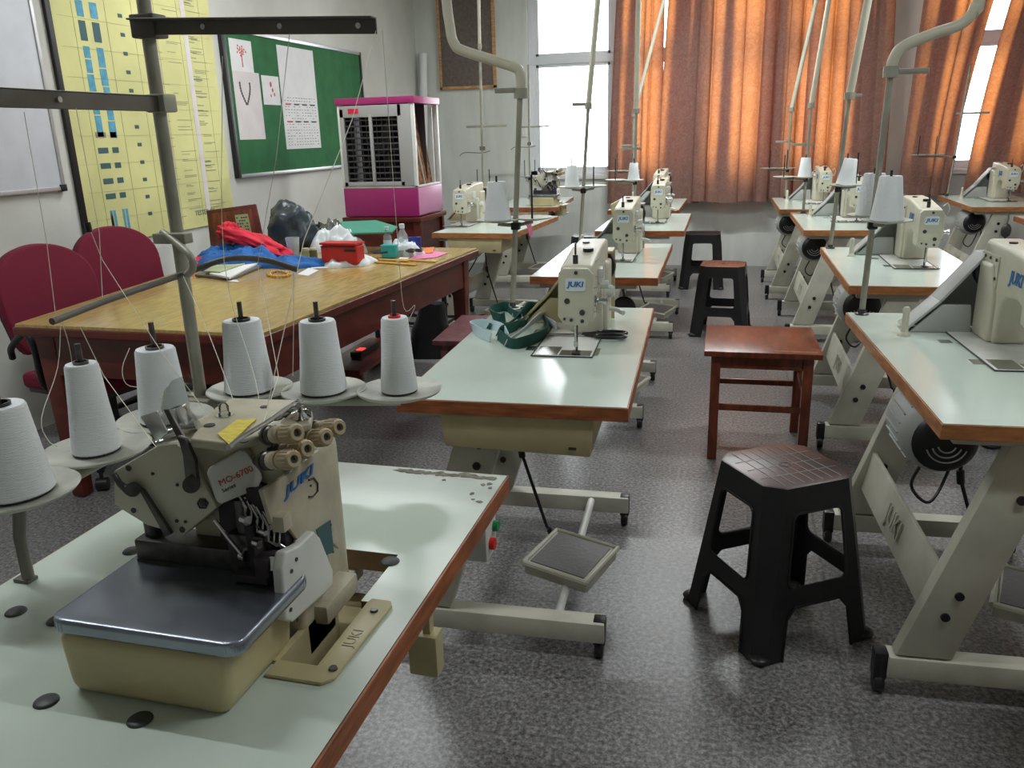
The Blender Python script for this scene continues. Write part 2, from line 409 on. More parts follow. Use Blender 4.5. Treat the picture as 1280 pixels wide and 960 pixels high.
# back wall with two window openings
W1 = (-2.20, 1.16, .955, 2.95); W2 = (1.56, 3.35, .955, 2.95)
def xz(pts, y): return [(x, y, z) for x, z in pts]
outer = [(WX, 0), (RXW, 0), (RXW, CH), (WX, CH)]
holes = [xz([(a, c), (b, c), (b, d), (a, d)], BY) for a, b, c, d in (W1, W2)]
struct(MB().prism(xz(outer, BY), (0, .22, 0), hole=holes), 'wall_back', 'bwall')
def window(n, w, mull, trans):
    a, b, c, d = w; y0, y1 = BY + .06, BY + .12
    root = MB()
    for (x0, x1, z0, z1) in ((a, b, c, c + .05), (a, b, d - .05, d), (a, a + .075, c, d), (b - .075, b, c, d)): root.bx(x0, x1, y0, y1, z0, z1, .004)
    for x in mull: root.bx(x - .035, x + .035, y0, y1, c, d, .004)
    root.bx(a, b, y0 - .008, y1, trans - .04, trans + .04, .004)
    xs = [a + .075] + sum([[x - .035, x + .035] for x in mull], []) + [b - .075]
    for i in range(0, len(xs), 2):      # inner sash frames of the lower and upper lights
        for z0, z1 in ((c + .05, trans - .04), (trans + .04, d - .05)):
            for (p, q, r, s) in ((xs[i], xs[i + 1], z0, z0 + .03), (xs[i], xs[i + 1], z1 - .03, z1), (xs[i], xs[i] + .03, z0, z1), (xs[i + 1] - .03, xs[i + 1], z0, z1)):
                root.bx(p, q, y0 + .012, y1 - .012, r, s, .003)
    o = struct(root, 'window_%d' % n, 'win')
    MB().bx(a + .05, b - .05, BY + .088, BY + .092, c + .03, d - .03).build('pane', 'pane', o)
    return o
window(1, W1, (-1.30, -.42, .40), 2.12)
window(2, W2, (2.40,), 2.12)
for i, (a, b, c, d) in enumerate((W1, W2)):
    struct(MB().bx(a - .02, b + .02, BY - .03, BY + .06, c - .045, c + .002, .006), 'trim_%d' % (i + 1), 'sill')

# ------------------------------------------------------------------ curtains
def curtain(x0, x1, z0, z1, nf, amp, lab, seed, y=None, top_w=None, over=.0, spread=0.0):
    """wavy cloth hanging in folds; `over` makes folds double back so that layers overlap"""
    rnd = random.Random(seed); y = BY - .13 if y is None else y
    NS = 20; n = nf * NS; m = 14
    wd = [rnd.uniform(.6, 1.5) for _ in range(nf)]; am = [rnd.uniform(.5, 1.2) for _ in range(nf + 2)]; ov = [over * rnd.choice((.15, .5, 1.15, 1.4)) for _ in range(nf + 2)]; tw = [rnd.uniform(-.25, .25) for _ in range(nf + 2)]
    cum = [0]
    for q_ in wd: cum.append(cum[-1] + q_)
    tot = cum[-1]; vs = []; uv = []; arc = 0.0
    for j in range(m + 1):
        t = j / m; z = z0 + (z1 - z0) * t; arc = 0; prev = None
        xa, xb = x0, x1
        if top_w: xa = x0 + (top_w[0] - x0) * t ** 1.6; xb = x1 + (top_w[1] - x1) * t ** 1.6
        for i in range(n + 1):
            k = i / NS; f = int(min(k, nf - 1e-6)); fr = k - f
            sm = fr * fr * (3 - 2 * fr)
            s = (cum[f] + wd[f] * fr) / tot; w = (xb - xa) * wd[f] / tot
            a_ = am[f] * (1 - sm) + am[f + 1] * sm; o_ = ov[f] * (1 - sm) + ov[f + 1] * sm
            sh = tw[f] * (1 - sm) + tw[f + 1] * sm
            x = xa + (xb - xa) * s - o_ * w * math.sin(2 * PI * fr) * (1.1 - .3 * t) + sh * .03 * math.sin(PI * t) * (0 if i in (0, n) else 1)
            yy = y + amp * a_ * math.cos(2 * PI * fr) * (1 - .25 * t)
            if prev: arc += math.hypot(x - prev[0], yy - prev[1])
            prev = (x, yy)
            vs.append((x, yy, z + (.010 * math.sin(k * 2.1) if j == 0 else 0))); uv.append((arc + seed * 3, t * 2.2))
    fs = [[j * (n + 1) + i, j * (n + 1) + i + 1, (j + 1) * (n + 1) + i + 1, (j + 1) * (n + 1) + i] for j in range(m) for i in range(n)]
    me = bpy.data.meshes.new('curtain'); me.from_pydata(vs, [], fs); me.materials.append(M['curtain'])
    l = me.uv_layers.new(name='UVMap')
    for p in me.polygons:
        for li in p.loop_indices: l.data[li].uv = uv[me.loops[li].vertex_index]
        p.use_smooth = True
    o = bpy.data.objects.new('curtain', me); COL.objects.link(o)
    # hem: a doubled strip at the foot
    nv = n + 1; hv = [Vector(v) + Vector((0, -.006, 0)) for v in vs[:nv]] + [Vector(vs[i]) + Vector((0, -.006, .07)) for i in range(nv)]
    he = bpy.data.meshes.new('hem'); he.from_pydata([tuple(v) for v in hv], [], [[i, i + 1, nv + i + 1, nv + i] for i in range(n)]); he.materials.append(M['curtain'])
    l = he.uv_layers.new(name='UVMap')
    for p in he.polygons:
        p.use_smooth = True
        for li in p.loop_indices:
            vi = he.loops[li].vertex_index; l.data[li].uv = uv[vi % nv]
    h = bpy.data.objects.new('hem', he); COL.objects.link(h); h.parent = o
    return tag(o, lab, 'curtain', 'rust patterned window curtains')
CZ = 2.93
curtain(-1.31, -.83, .66, CZ, 5, .040, 'rust curtain edge bunch beside the uncovered bright window', 1, top_w=(-1.24, -.805), over=.62)
curtain(-.79, -.38, .67, CZ, 4, .042, 'dark bunched rust curtain right of the thin bright slit', 2, top_w=(-.715, -.34), over=.72)
curtain(-.42, .25, .68, CZ, 5, .045, 'brightly glowing orange curtain in the middle of the wide window', 13, top_w=(-.40, .25), over=.48, y=BY - .215)
curtain(.20, .62, .70, CZ, 4, .042, 'brown bunched curtain where the middle glowing panel ends', 4, over=.72)
curtain(.58, 1.33, .71, CZ, 6, .045, 'rust curtain hanging next to the bare wall pillar', 5, top_w=(.58, 1.26), over=.60, y=BY - .22)
curtain(1.55, 1.93, .73, CZ, 4, .045, 'narrow rust curtain of the right window left of its bright gap', 6, top_w=(1.62, 2.22), over=.60)
curtain(2.09, 3.45, .74, CZ, 10, .05, 'wide rust curtain at the right edge past the bright gap', 7, top_w=(2.35, 3.45), over=.60)
rod = MB(); rod.tube([(-2.3, BY - .13, 2.96), (3.5, BY - .13, 2.96)], .012)
for x in (-2.25, -.5, 1.35, 3.45): rod.bx(x - .01, x + .01, BY - .13, BY, 2.95, 2.97)
tag(rod.build('curtain_rod', 'steel'), 'thin metal rod carrying all the rust curtains above the windows', 'curtain rod')

# ------------------------------------------------------------------ added ceiling fill lamps, out of view, to brighten the room
LX = [(-2.1, 1.4), (1.3, 1.4), (-2.1, 4.6), (1.3, 4.6), (-.4, 7.0)]
for x, y in LX:
    t = thing('fill_tube_light', 'added unseen fill light above the room at %s' % ('left' if x < -1 else 'right' if x > 1 else 'far middle'), 'lamp', (x, y, CH), 0, 'added ceiling fill lights')
    t['label'] = 'added unseen batten tube light brightening the room from the ceiling'
    MB().bx(-.62, .62, -.03, .03, -.05, 0, .004).build('batten', 'white_en', t)
    MB().cyl((-.58, 0, -.07), (.58, 0, -.07), .014, n=12).build('tube', 'tube', t)
    ld = bpy.data.lights.new('lamp', 'AREA'); ld.shape = 'RECTANGLE'; ld.size = 1.16; ld.size_y = .06; ld.energy = 17 if y < 2 else 30 if y < 5 else 48; ld.color = (.95, .99, 1)  # added fill, stronger toward the back wall
    lo = bpy.data.objects.new('lamp', ld); COL.objects.link(lo); lo.parent = t; lo.location = (0, 0, -.09)

# ------------------------------------------------------------------ things on the walls
def flat_x(y0, y1, z0, z1, t=.004, x=WX, bev=0): return MB().bx(x, x + t, y0, y1, z0, z1, bev)
wb = flat_x(2.15, 3.66, 1.195, 2.38, .02, bev=.002).build('whiteboard', 'wboard', off=(WX, 2.9, 1.2)); tag(wb, 'white marker board on left wall, cut by the picture edge', 'whiteboard')
fr = MB(); 
for a in ((2.15, 3.68, 1.18, 1.20), (2.15, 3.68, 2.37, 2.39), (3.66, 3.68, 1.18, 2.39)): fr.bx(WX, WX + .026, *a[:2], *a[2:], .002)
fr.build('frame', 'alu', wb, (WX, 2.9, 1.2)); MB().bx(WX, WX + .03, 3.645, 3.685, 1.175, 1.21, .003).build('corner_cap', 'black', wb, (WX, 2.9, 1.2))

# yellow chart
ch = flat_x(3.80, 5.19, .865, 2.42, .012).build('wall_chart', 'chart', off=(WX, 4.5, 1.2)); tag(ch, 'large yellow printed chart with blue columns on the left wall', 'wall chart')
e = MB().bx(WX, WX + .02, 3.765, 3.80, .85, 2.44, .003); e.build('frame', 'black', ch, (WX, 4.5, 1.2))
pr = MB(); rnd = random.Random(3); xf = WX + .0125
def q(y0, y1, z0, z1, mi): pr.bx(xf, xf + .0012, y0, y1, z0, z1, mi=mi)
for col, (ya, yb) in enumerate(((3.985, 4.035), (4.085, 4.14))):
    q(ya, yb, 2.06, 2.14, 0)
    q(ya, yb, 1.94, 2.04, 1)
    z = 1.92
    while z > 1.52:
        h = rnd.uniform(.05, .12); q(ya + rnd.uniform(0, .008), yb, z - h, z - .008, 0); z -= h
    for k in range(5): q(ya - (.012 if col == 0 else 0), yb + (.016 if col == 0 else -.006), 1.47 - k * .083 - .03, 1.47 - k * .083, 1 if k else 2)
    z = 1.05
    for k in range(3):
        for d in (0, .027): q(ya + d, ya + d + .018, z - .075, z - .005, 0)
        z -= .07
for k in range(26):
    z = 2.20 - k * .05
    if k % 2 == 0: q(4.30, 4.335, z - .012, z + .008, 1)
    for j in range(3):
        L = rnd.uniform(.05, .16); y0 = rnd.choice((4.52, 4.70, 4.95)); q(y0, y0 + L, z - j * .009 - .0025, z - j * .009, 2)
for yv in (3.95, 4.2, 4.42, 4.62, 4.84, 5.07): q(yv, yv + .0015, .9, 2.4, 4)
for k in range(10): q(3.84, 5.15, 1.0 + k * .15, 1.0012 + k * .15, 4)
for k in range(40): z = rnd.uniform(.95, 2.3); q(4.93, 4.93 + rnd.uniform(.05, .12), z, z + .004, 2)
q(4.88, 4.925, .9, 2.38, 3)
pr.text('TESTED BY', .045, (xf + .001, 4.86, .955), (0, 1, 0), (0, 0, 1), mi=1)
pr.build('print', ['ltblue', 'slate', 'faint_txt', 'paper_pk', 'faint'], ch, (WX, 4.5, 1.2))

gb = flat_x(5.30, 7.46, 1.17, 2.13, .02).build('notice_board', 'green', off=(WX, 6.4, 1.2)); tag(gb, 'green felt notice board with pinned papers above the pink cooler', 'notice board')
fr = MB()
for a in ((5.28, 7.48, 1.15, 1.175), (5.28, 7.48, 2.125, 2.15)): fr.bx(WX, WX + .03, *a, .003)
fr.build('frame', 'alu', gb, (WX, 6.4, 1.2))
MB().bx(WX, WX + .032, 5.27, 5.315, 1.15, 2.17, .004).build('side_frame', 'black', gb, (WX, 6.4, 1.2)); MB().bx(WX, WX + .032, 7.45, 7.48, 1.15, 2.15, .004).build('side_frame', 'black', gb, (WX, 6.4, 1.2))
xb = WX + .022
def pinned(y0, y1, z0, z1, lab, m='paper', tilt=0.0, z1b=None):
    t = .0015; dz = tilt
    mb = MB().prism([(xb, y0, z0), (xb, y1, z0 + dz), (xb, y1, (z1b or z1) + dz), (xb, y0, z1)], (t, 0, 0))
    o = mb.build('paper', m, off=(xb, (y0 + y1) / 2, (z0 + z1) / 2)); return tag(o, lab, 'paper', 'papers pinned to the green board')
p = pinned(5.36, 5.64, 1.87, 2.08, 'small sheet with a red tree drawing, top left of green board'); O = p.location
d = MB(); xx = xb + .002
d.tube([(xx, 5.50, 1.90), (xx, 5.50, 2.0)], .004, 6)
for k in range(16):
    a = k * 2.4; r = .012 + .0035 * k; d.sphere((xx, 5.50 + r * math.cos(a), 2.01 + r * .55 * math.sin(a)), .008, (.12, 1, 1), 5)
d.build('drawing', 'red_txt', p, O)
p = pinned(5.36, 5.70, 1.41, 1.87, 'long sheet with a dark V shaped motif pinned on green board', 'paper_pk'); O = p.location; d = MB()
for s in (-1, 1):
    for k in range(9): d.sphere((xx, 5.50 + s * (.008 + .055 * math.sin(k / 8 * 1.7)), 1.655 + k * .017), .011, (.12, 1, 1), 5)
d.build('drawing', 'dk_txt', p, O)
p = pinned(5.73, 5.97, 1.655, 1.86, 'smallest pinned sheet with faint red sketch on green board'); O = p.location; d = MB()
for yy, zz, r in ((5.85, 1.80, .02), (5.87, 1.76, .016), (5.84, 1.72, .012), (5.89, 1.73, .014)): d.sphere((xx, yy, zz), r, (.08, .7, 1), 6)
d.build('drawing', 'red_txt', p, O)
p = pinned(5.99, 6.56, 1.33, 2.09, 'largest white calendar sheet hanging on green board', 'paper'); O = p.location; d = MB()
for r in range(17):
    for c in range(12):
        if random.random() < .8: d.bx(xx - .0005, xx + .0004, 6.03 + c * .043, 6.03 + c * .043 + random.uniform(.012, .03), 1.36 + r * .022, 1.364 + r * .022, mi=0)
for r in (1.53, 1.66):
    for c in range(4): d.bx(xx - .0005, xx + .0005, 6.04 + c * .13, 6.12 + c * .13, r, r + .012, mi=1 if c == 0 else 0)
d.build('print', ['dk_txt', 'red_txt'], p, O)

bb = MB().bx(-3.16, -2.55, BY - .03, BY, 1.885, 2.78, .004).build('pinboard', 'brownb', off=(-2.85, BY, 2.3)); tag(bb, 'dark brown framed board on the back wall beside the corner', 'board')
fr = MB()
for a in ((-3.17, -2.54, 1.87, 1.90), (-3.17, -2.54, 2.77, 2.79), (-3.17, -3.14, 1.87, 2.79), (-2.57, -2.54, 1.87, 2.79)): fr.bx(a[0], a[1], BY - .04, BY, a[2], a[3], .003)
fr.build('frame', 'edge_light', bb, (-2.85, BY, 2.3))
tag(MB().tube([(-3.375, BY - .30, 0), (-3.33, BY - .06, 2.24)], .042, 20).build('paper_roll', 'paper'), 'tall white rolled tube standing in the room corner', 'paper roll')
s = MB().bx(-2.305, -2.225, BY - .012, BY, 1.36, 1.45, .003).build('wall_switch', 'white_en', off=(-2.26, BY, 1.4)); tag(s, 'small white switch plate on back wall beside the window frame', 'switch')
MB().bx(-2.275, -2.255, BY - .018, BY - .011, 1.39, 1.42, .002).build('rocker', 'white_en', s, (-2.26, BY, 1.4))

# ================================================================== SEWING TABLE (near-left corner is the origin)
def make_table(lab, group, W=.6, L=1.2, edge='edge', lam='lam', motor=True, drawer=True, hole=None, pedal=True):
    t = thing('sewing_table', lab, 'sewing table', (0, 0, 0), 0, group); H = .75
    b = MB()
    if hole:
        xs = sorted({.02, W - .02} | {h[0] for h in hole} | {h[1] for h in hole}); ys = sorted({.02, L - .02} | {h[2] for h in hole} | {h[3] for h in hole})
    else: xs = [.004, W - .004]; ys = [.004, L - .004]
    xs[0] = .004; xs[-1] = W - .004; ys[0] = .004; ys[-1] = L - .004
    vid = {}
    vs = []; fs = []; mi = []
    def vt(x, y, z):
        k = (x, y, z)
        if k not in vid: vid[k] = len(vs); vs.append(k)
        return vid[k]
    inside = lambda x, y: any(h[0] < x < h[1] and h[2] < y < h[3] for h in (hole or []))
    nx, ny = len(xs) - 1, len(ys) - 1
    solid = [[not inside((xs[i] + xs[i + 1]) / 2, (ys[j] + ys[j + 1]) / 2) for j in range(ny)] for i in range(nx)]
    z0, z1 = H - .035, H
    for i in range(nx):
        for j in range(ny):
            if not solid[i][j]: continue
            a, c, d, e2 = xs[i], xs[i + 1], ys[j], ys[j + 1]
            fs.append([vt(a, d, z1), vt(c, d, z1), vt(c, e2, z1), vt(a, e2, z1)]); mi.append(0)
            fs.append([vt(a, d, z0), vt(a, e2, z0), vt(c, e2, z0), vt(c, d, z0)]); mi.append(1)
            for (di, dj, p, q_) in ((-1, 0, (a, e2), (a, d)), (1, 0, (c, d), (c, e2)), (0, -1, (a, d), (c, d)), (0, 1, (c, e2), (a, e2))):
                ii, jj = i + di, j + dj
                if 0 <= ii < nx and 0 <= jj < ny and solid[ii][jj]: continue
                fs.append([vt(*p, z0), vt(*q_, z0), vt(*q_, z1), vt(*p, z1)]); mi.append(1)
    b.v = [Vector(v) for v in vs]; b.f = fs; b.m = mi; b.s = [False] * len(fs)
    top = b.build('tabletop', [lam, 'under'], t)
    eb = MB()
    for a in ((0, W, 0, .004), (0, W, L - .004, L), (0, .004, .004, L - .004), (W - .004, W, .004, L - .004)): eb.bx(a[0], a[1], a[2], a[3], H - .037, H - .001, .001, 1)
    eb.build('edge_band', edge, top)
    # frame: two leaning legs, two foot bars, stretcher and treadle rod
    y1, y2 = .015, .83
    for y in (y1 + .02, y2 + .02):
        mb = MB().prism([(-.025, y, .12), (.105, y, .12), (.29, y, .70), (.165, y, .70)], (0, .045, 0), .004)
        lg = mb.build('leg', 'frame', t)
        bo = MB()
        for (x, z) in ((.075, .24), (.10, .30), (.20, .56), (.21, .62)): bo.cyl((x, y - .006, z), (x, y + .002, z), .011, n=12)
        bo.build('bolt', 'black', lg)
        MB().bx(-.04, .54, y - .006, y + .052, .055, .115, .005).build('foot_bar', 'frame', t)
        MB().bx(.04, .50, y, y + .045, .69, .714, .003).build('top_bracket', 'frame', t)
        for x in (-.055, .525):
            c = MB().lathe([(0, -.012), (.024, -.012), (.027, -.007), (.027, .007), (.024, .012), (0, .012)], (x, y + .02, .027), (1, 0, 0), 18)
            c.bx(x - .017, x + .017, y + .004, y + .045, .040, .118, .006)
            c.cyl((x + .0, y + .02, .05), (x, y + .02, .10), .018, n=12); c.build('caster', 'black', t)
    st = MB().prism([(.035, .06, .215), (.035, .855, .215), (.062, .855, .35), (.062, .06, .35)], (.012, 0, 0), .003).build('stretcher', 'frame', t)
    MB().text('JUKI', .085, (.0455, .46, .283), (0, -1, 0), (.2, 0, 1), .003).build('embossed_mark', 'frame', st)
    MB().cyl((.405, .06, .10), (.405, .84, .10), .013, n=14).build('treadle_bar', 'white_en', t)
    if pedal:
        R = RX(.10) @ RZ(-.36); c = Vector((.405, .33, .135))
        pd = MB().box(c, (.215, .205, .040), R, .008); pd.tube([c + R @ V(-.1075, -.1025, .018), c + R @ V(.1075, -.1025, .018), c + R @ V(.1075, .1025, .018), c + R @ V(-.1075, .1025, .018), c + R @ V(-.1075, -.1025, .018)], .010, 8)
        for s in (-.08, .08): pd.box(c + R @ V(s, 0, -.022), (.02, .05, .045), R, .003)
        po = pd.build('pedal', 'frame', t)
        MB().box(c + R @ V(0, 0, .0215), (.185, .175, .005), R, .002).build('tread', 'pedal', po)
        k = c + R @ V(-.115, .10, .0)
        MB().tube([k, k + V(-.03, .02, .02), V(.22, .50, .42), V(.21, .50, .60)], .0055, 8).cyl(V(.218, .50, .44), V(.224, .50, .40), .011).sphere(k + V(-.012, .005, .01), .014, n=8).build('pedal_rod', 'black', t)
    if motor:
        cx, cz = .105, .598
        mo = MB().lathe([(0, 0), (.062, 0), (.080, .012), (.096, .04), (.101, .06), (.101, .21), (.090, .245), (.072, .265), (0, .27)], (cx, .29, cz), (0, 1, 0), 36)
        for k in range(24):
            a = 2 * PI * k / 24; mo.box((cx + .102 * math.cos(a), .425, cz + .102 * math.sin(a)), (.007, .13, .004), RY(-a), .001, 1)
        mo.bx(cx - .05, cx + .05, .36, .52, cz + .07, .714, .004)
        m_ = mo.build('motor', 'grey_guard', t)
        MB().lathe([(0, -.006), (.058, -.006), (.072, 0), (.082, .014), (.070, .018)], (cx, .284, cz), (0, 1, 0), 28).build('end_cover', 'black', m_)
        g = MB()
        for r in (.022, .036, .050):
            g.tube([(cx + r * math.cos(a), .277, cz + r * math.sin(a)) for a in [PI * (.1 + k / 14 * .8) + PI for k in range(15)]], .0022, 6)
        g.build('vent_slots', 'grey_guard', m_)
        MB().lathe([(0, 0), (.04, 0), (.045, .008), (.034, .014), (.045, .020), (.04, .028), (0, .028)], (cx, .565, cz), (0, 1, 0), 26).build('pulley', 'dsteel', m_)
        MB().tube(smooth_path([(cx - .01, .42, cz - .099), (cx - .04, .40, cz - .17), (cx, .36, cz - .20), (cx + .05, .40, cz - .12), (cx + .09, .46, cz - .02)]), .0045, 6).build('motor_cable', 'black', m_)
        MB().bx(.33, .43, .62, .72, .62, .714, .006).build('switch_box', 'cream', t)
    if drawer:
        dr = MB().prism([(.112, .008, .712), (.515, .008, .712), (.505, .008, .612), (.125, .008, .622)], (0, .012, 0), .003)
        dr.bx(.30, .312, .018, .36, .625, .70).bx(.495, .507, .018, .36, .625, .70).bx(.30, .507, .018, .36, .618, .626).bx(.30, .507, .35, .362, .625, .70)
        dr.bx(.300, .310, .05, .37, .70, .714).bx(.507, .517, .05, .37, .70, .714)
        d_ = dr.build('drawer', 'yel_cream', t)
        MB().bx(.45, .47, .005, .009, .63, .637, .001).build('latch', 'dsteel', d_)
    return t

# ================================================================== LOCKSTITCH MACHINE
def make_lockstitch(lab, group, logo=True):
    """origin: near-left corner of the table, on its top; needle end faces -y"""
    t = thing('sewing_machine', lab, 'sewing machine', (0, 0, .75), 0, group)
    bed = MB().bx(.255, .435, .455, .93, .0005, .004, .001); bed.build('bed', 'white_en', t)
    MB().bx(.262, .33, .46, .56, .004, .0052).build('slide_plate', 'steel', t)
    MB().bx(.335, .43, .46, .52, .004, .0055).bx(.43, .452, .48, .56, -.001, .0032).bx(.22, .25, .52, .57, 0, .0015).bx(.20, .235, .76, .80, 0, .0015).build('needle_plate', 'steel', t)
    ol = MB().tube([(.252, .452, .003), (.438, .452, .003), (.438, .933, .003), (.252, .933, .003), (.252, .452, .003)], .0022, 6); ol.build('bed_gasket', 'dk_txt', t)
    # arm, head and column in one casting: side profile in (y, z)
    def sec(y0, y1, x0, x1, z0, z1, b=.012, top=None): bd.bx(x0, x1, y0, y1, z0, z1, b, 3, top=top)
    bd = MB()
    prof = [(.475, .115), (.475, .262), (.49, .272), (.72, .296), (.90, .300), (.915, .285), (.915, .004), (.745, .004), (.742, .09), (.725, .135), (.70, .155), (.62, .163), (.575, .150), (.572, .10), (.49, .10)]
    bd.prism([(.338, y, z) for y, z in prof], (.098, 0, 0), .012, 3)
    bd.prism([(.325, y, z) for y, z in ((.765, .004), (.765, .13), (.80, .235), (.905, .235), (.905, .004))], (.125, 0, 0), .012, 3)
    body = bd.build('arm', 'cream', t)
    # rear access plate with screws and maker's mark
    rp = MB().prism([(.334, .90, .125), (.334, .90, .262), (.334, .775, .262), (.334, .775, .17), (.334, .82, .13), (.334, .84, .10), (.334, .88, .105)], (.006, 0, 0), .001, 1).build('rear_plate', 'cream', body)
    sc = MB()
    for y, z in ((.885, .25), (.84, .25), (.79, .25), (.785, .195), (.82, .15), (.85, .115), (.89, .135), (.895, .20)): sc.cyl((.3335, y, z), (.330, y, z), .0048, n=10)
    sc.build('screw', 'dk_txt', rp)
    MB().text('JUKI', .050, (.3365, .635, .218), (0, -1, 0), (0, 0, 1), .001, shear=.2, bold=.0012).build('maker_mark', 'blue_txt', body)
    fp = MB().prism([(.335, .455, .125), (.352, .455, .100), (.425, .455, .098), (.440, .455, .15), (.440, .455, .25), (.425, .455, .268), (.350, .455, .268), (.337, .455, .255)], (0, .022, 0), .004).build('face_plate', 'cream', t)
    sc = MB()
    for x, z, r in ((.363, .172, .0085), (.408, .138, .0085), (.390, .256, .0055), (.375, .115, .005), (.408, .112, .0055), (.355, .118, .004)): sc.cyl((x, .4555, z), (x, .452, z), r, n=14)
    sc.build('screw', 'dk_txt', fp)
    lb = MB().prism([(x, .4545, z) for x, z in rrect(.358, .418, .202, .240, .006)], (0, -.0015, 0)).build('name_label', 'wlabel', fp)
    if logo: MB().text('JUKI', .0215, (.388, .4525, .222), (1, 0, 0), (0, 0, 1), .0006, bold=.0006, shear=.15, sx=1.15).build('name_text', 'blue_txt', lb)
    MB().cyl((.385, .475, .105), (.385, .475, .028), .0035, n=10).cyl((.385, .475, .03), (.385, .475, .006), .0012, n=8).cyl((.385, .475, .045), (.385, .475, .03), .0055, n=10).build('needle_bar', 'steel', t)
    MB().cyl((.385, .492, .105), (.385, .492, .02), .0045, n=10).bx(.372, .398, .462, .498, .008, .013, .002).bx(.381, .389, .485, .498, .01, .03, .002).build('presser_foot', 'dsteel', t)
    hw = MB().lathe([(0, 0), (.030, 0), (.034, .004), (.052, .006), (.066, .012), (.069, .022), (.069, .040), (.064, .047), (.048, .043), (.042, .030), (.018, .032), (.016, .050), (0, .050)], (.39, .918, .20), (0, 1, 0), 36); hw.build('handwheel', 'black', t)
    # thread hardware on the operator's side
    te = MB()
    te.lathe([(0, 0), (.011, 0), (.019, .004), (.019, .007), (.010, .008), (.019, .009), (.019, .012), (.008, .015), (.008, .028), (.011, .028), (.011, .040), (0, .042)], (.436, .50, .165), (1, 0, 0), 20)
    te.tube([(.437, .49, .205), (.452, .485, .21), (.456, .475, .20), (.45, .47, .19)], .0015, 6).tube([(.437, .51, .13), (.455, .50, .13), (.458, .485, .14)], .0015, 6)
    te.build('thread_tension', 'steel', t)
    gd = MB().tube([(.44, .52, .235), (.462, .515, .235), (.466, .50, .27), (.455, .50, .295), (.44, .505, .28)], .0028, 8); gd.build('take_up_guard', 'white_en', t)
    MB().bx(.436, .452, .60, .66, .20, .245, .004).cyl((.436, .69, .18), (.462, .69, .18), .014, n=18).build('oil_gauge', 'white_en', t)
    MB().cyl((.438, .79, .14), (.464, .79, .14), .021, n=24).cyl((.462, .79, .14), (.470, .79, .14), .017, n=24).build('stitch_dial', 'white_en', t)
    MB().tube([(.43, .84, .075), (.475, .83, .07), (.50, .80, .065)], .008, 10).build('reverse_lever', 'white_en', t)
    MB().cyl((.38, .515, .27), (.38, .515, .30), .008, n=12).cyl((.38, .515, .30), (.38, .515, .335), .003, n=8).build('thread_post', 'dsteel', t)
    MB().cyl((.40, .66, .292), (.40, .66, .30), .017, n=20).build('oil_cap', 'black', t); MB().cyl((.375, .80, .294), (.375, .80, .302), .012, n=16).build('oil_cap', 'black', t)
    # slanted belt cover behind the hand wheel
    bc = MB()
    q0, q1, q2, q3 = (.128, .012), (.222, .105), (.335, .250), (.452, .258)
    for (xa, za), (xb, zb) in ((q0, q1), (q1, q2), (q2, q3)):
        dx, dz = xb - xa, zb - za; L_ = math.hypot(dx, dz); nx_, nz_ = dz / L_ * .008, -dx / L_ * .008
        bc.prism([(xa, .895, za), (xb, .895, zb), (xb + nx_, .895, zb + nz_), (xa + nx_, .895, za + nz_)], (0, .105, 0), .0015)
    bc.prism([(.140, .992, .002), (.128, .992, .012), (.222, .992, .105), (.335, .992, .250), (.452, .992, .250), (.452, .992, .002)], (0, .008, 0), .001)
    bc.prism([(.145, .900, .002), (.232, .900, .092), (.315, .900, .092), (.325, .900, .002)], (0, .008, 0), .001)
    bc.build('belt_cover', 'grey_guard', t)
    MB().box((.37, .955, .10), (.012, .012, .22), None, .002).box((.405, .955, .10), (.012, .012, .22), None, .002).build('drive_belt', 'black', t)
    MB().lathe([(0, 0), (.020, 0), (.018, .008), (.012, .014), (.010, .07), (.011, .085), (.007, .093), (0, .094)], (.115, .85, 0), (0, 0, 1), 20).build('head_rest_pin', 'cream', t)
    return t

# ================================================================== THREAD STAND
def cone_profile(r0=.052, r1=.031, h=.15):
    return [(0, 0), (r0 * .93, 0), (r0, .004), (r0 - (r0 - r1) * .5, h * .5), (r1 + .0015, h - .004), (r1 - .001, h), (r1 * .45, h - .001), (r1 * .42, h - .03), (0, h - .03)]
def make_cone(lab, group, r0=.052, r1=.031, h=.15, tip='black', tip_h=.004):
    t = thing('thread_cone', lab, 'thread cone', (0, 0, 0), 0, group)
    MB().lathe([(0, .001), (r0 * .96, .001), (r0 * .96, .004), (0, .004)], n=32).build('cone_base', 'black', t)
    MB().lathe([(r * 1.0, z + .002) for r, z in cone_profile(r0, r1, h)], n=40).build('yarn', 'yarn', t)
    MB().lathe([(r1 * .42, h - .02), (r1 * .50, h + tip_h), (r1 * .40, h + tip_h), (r1 * .34, h - .01)], n=24).build('cone_tip', tip, t)
    return t
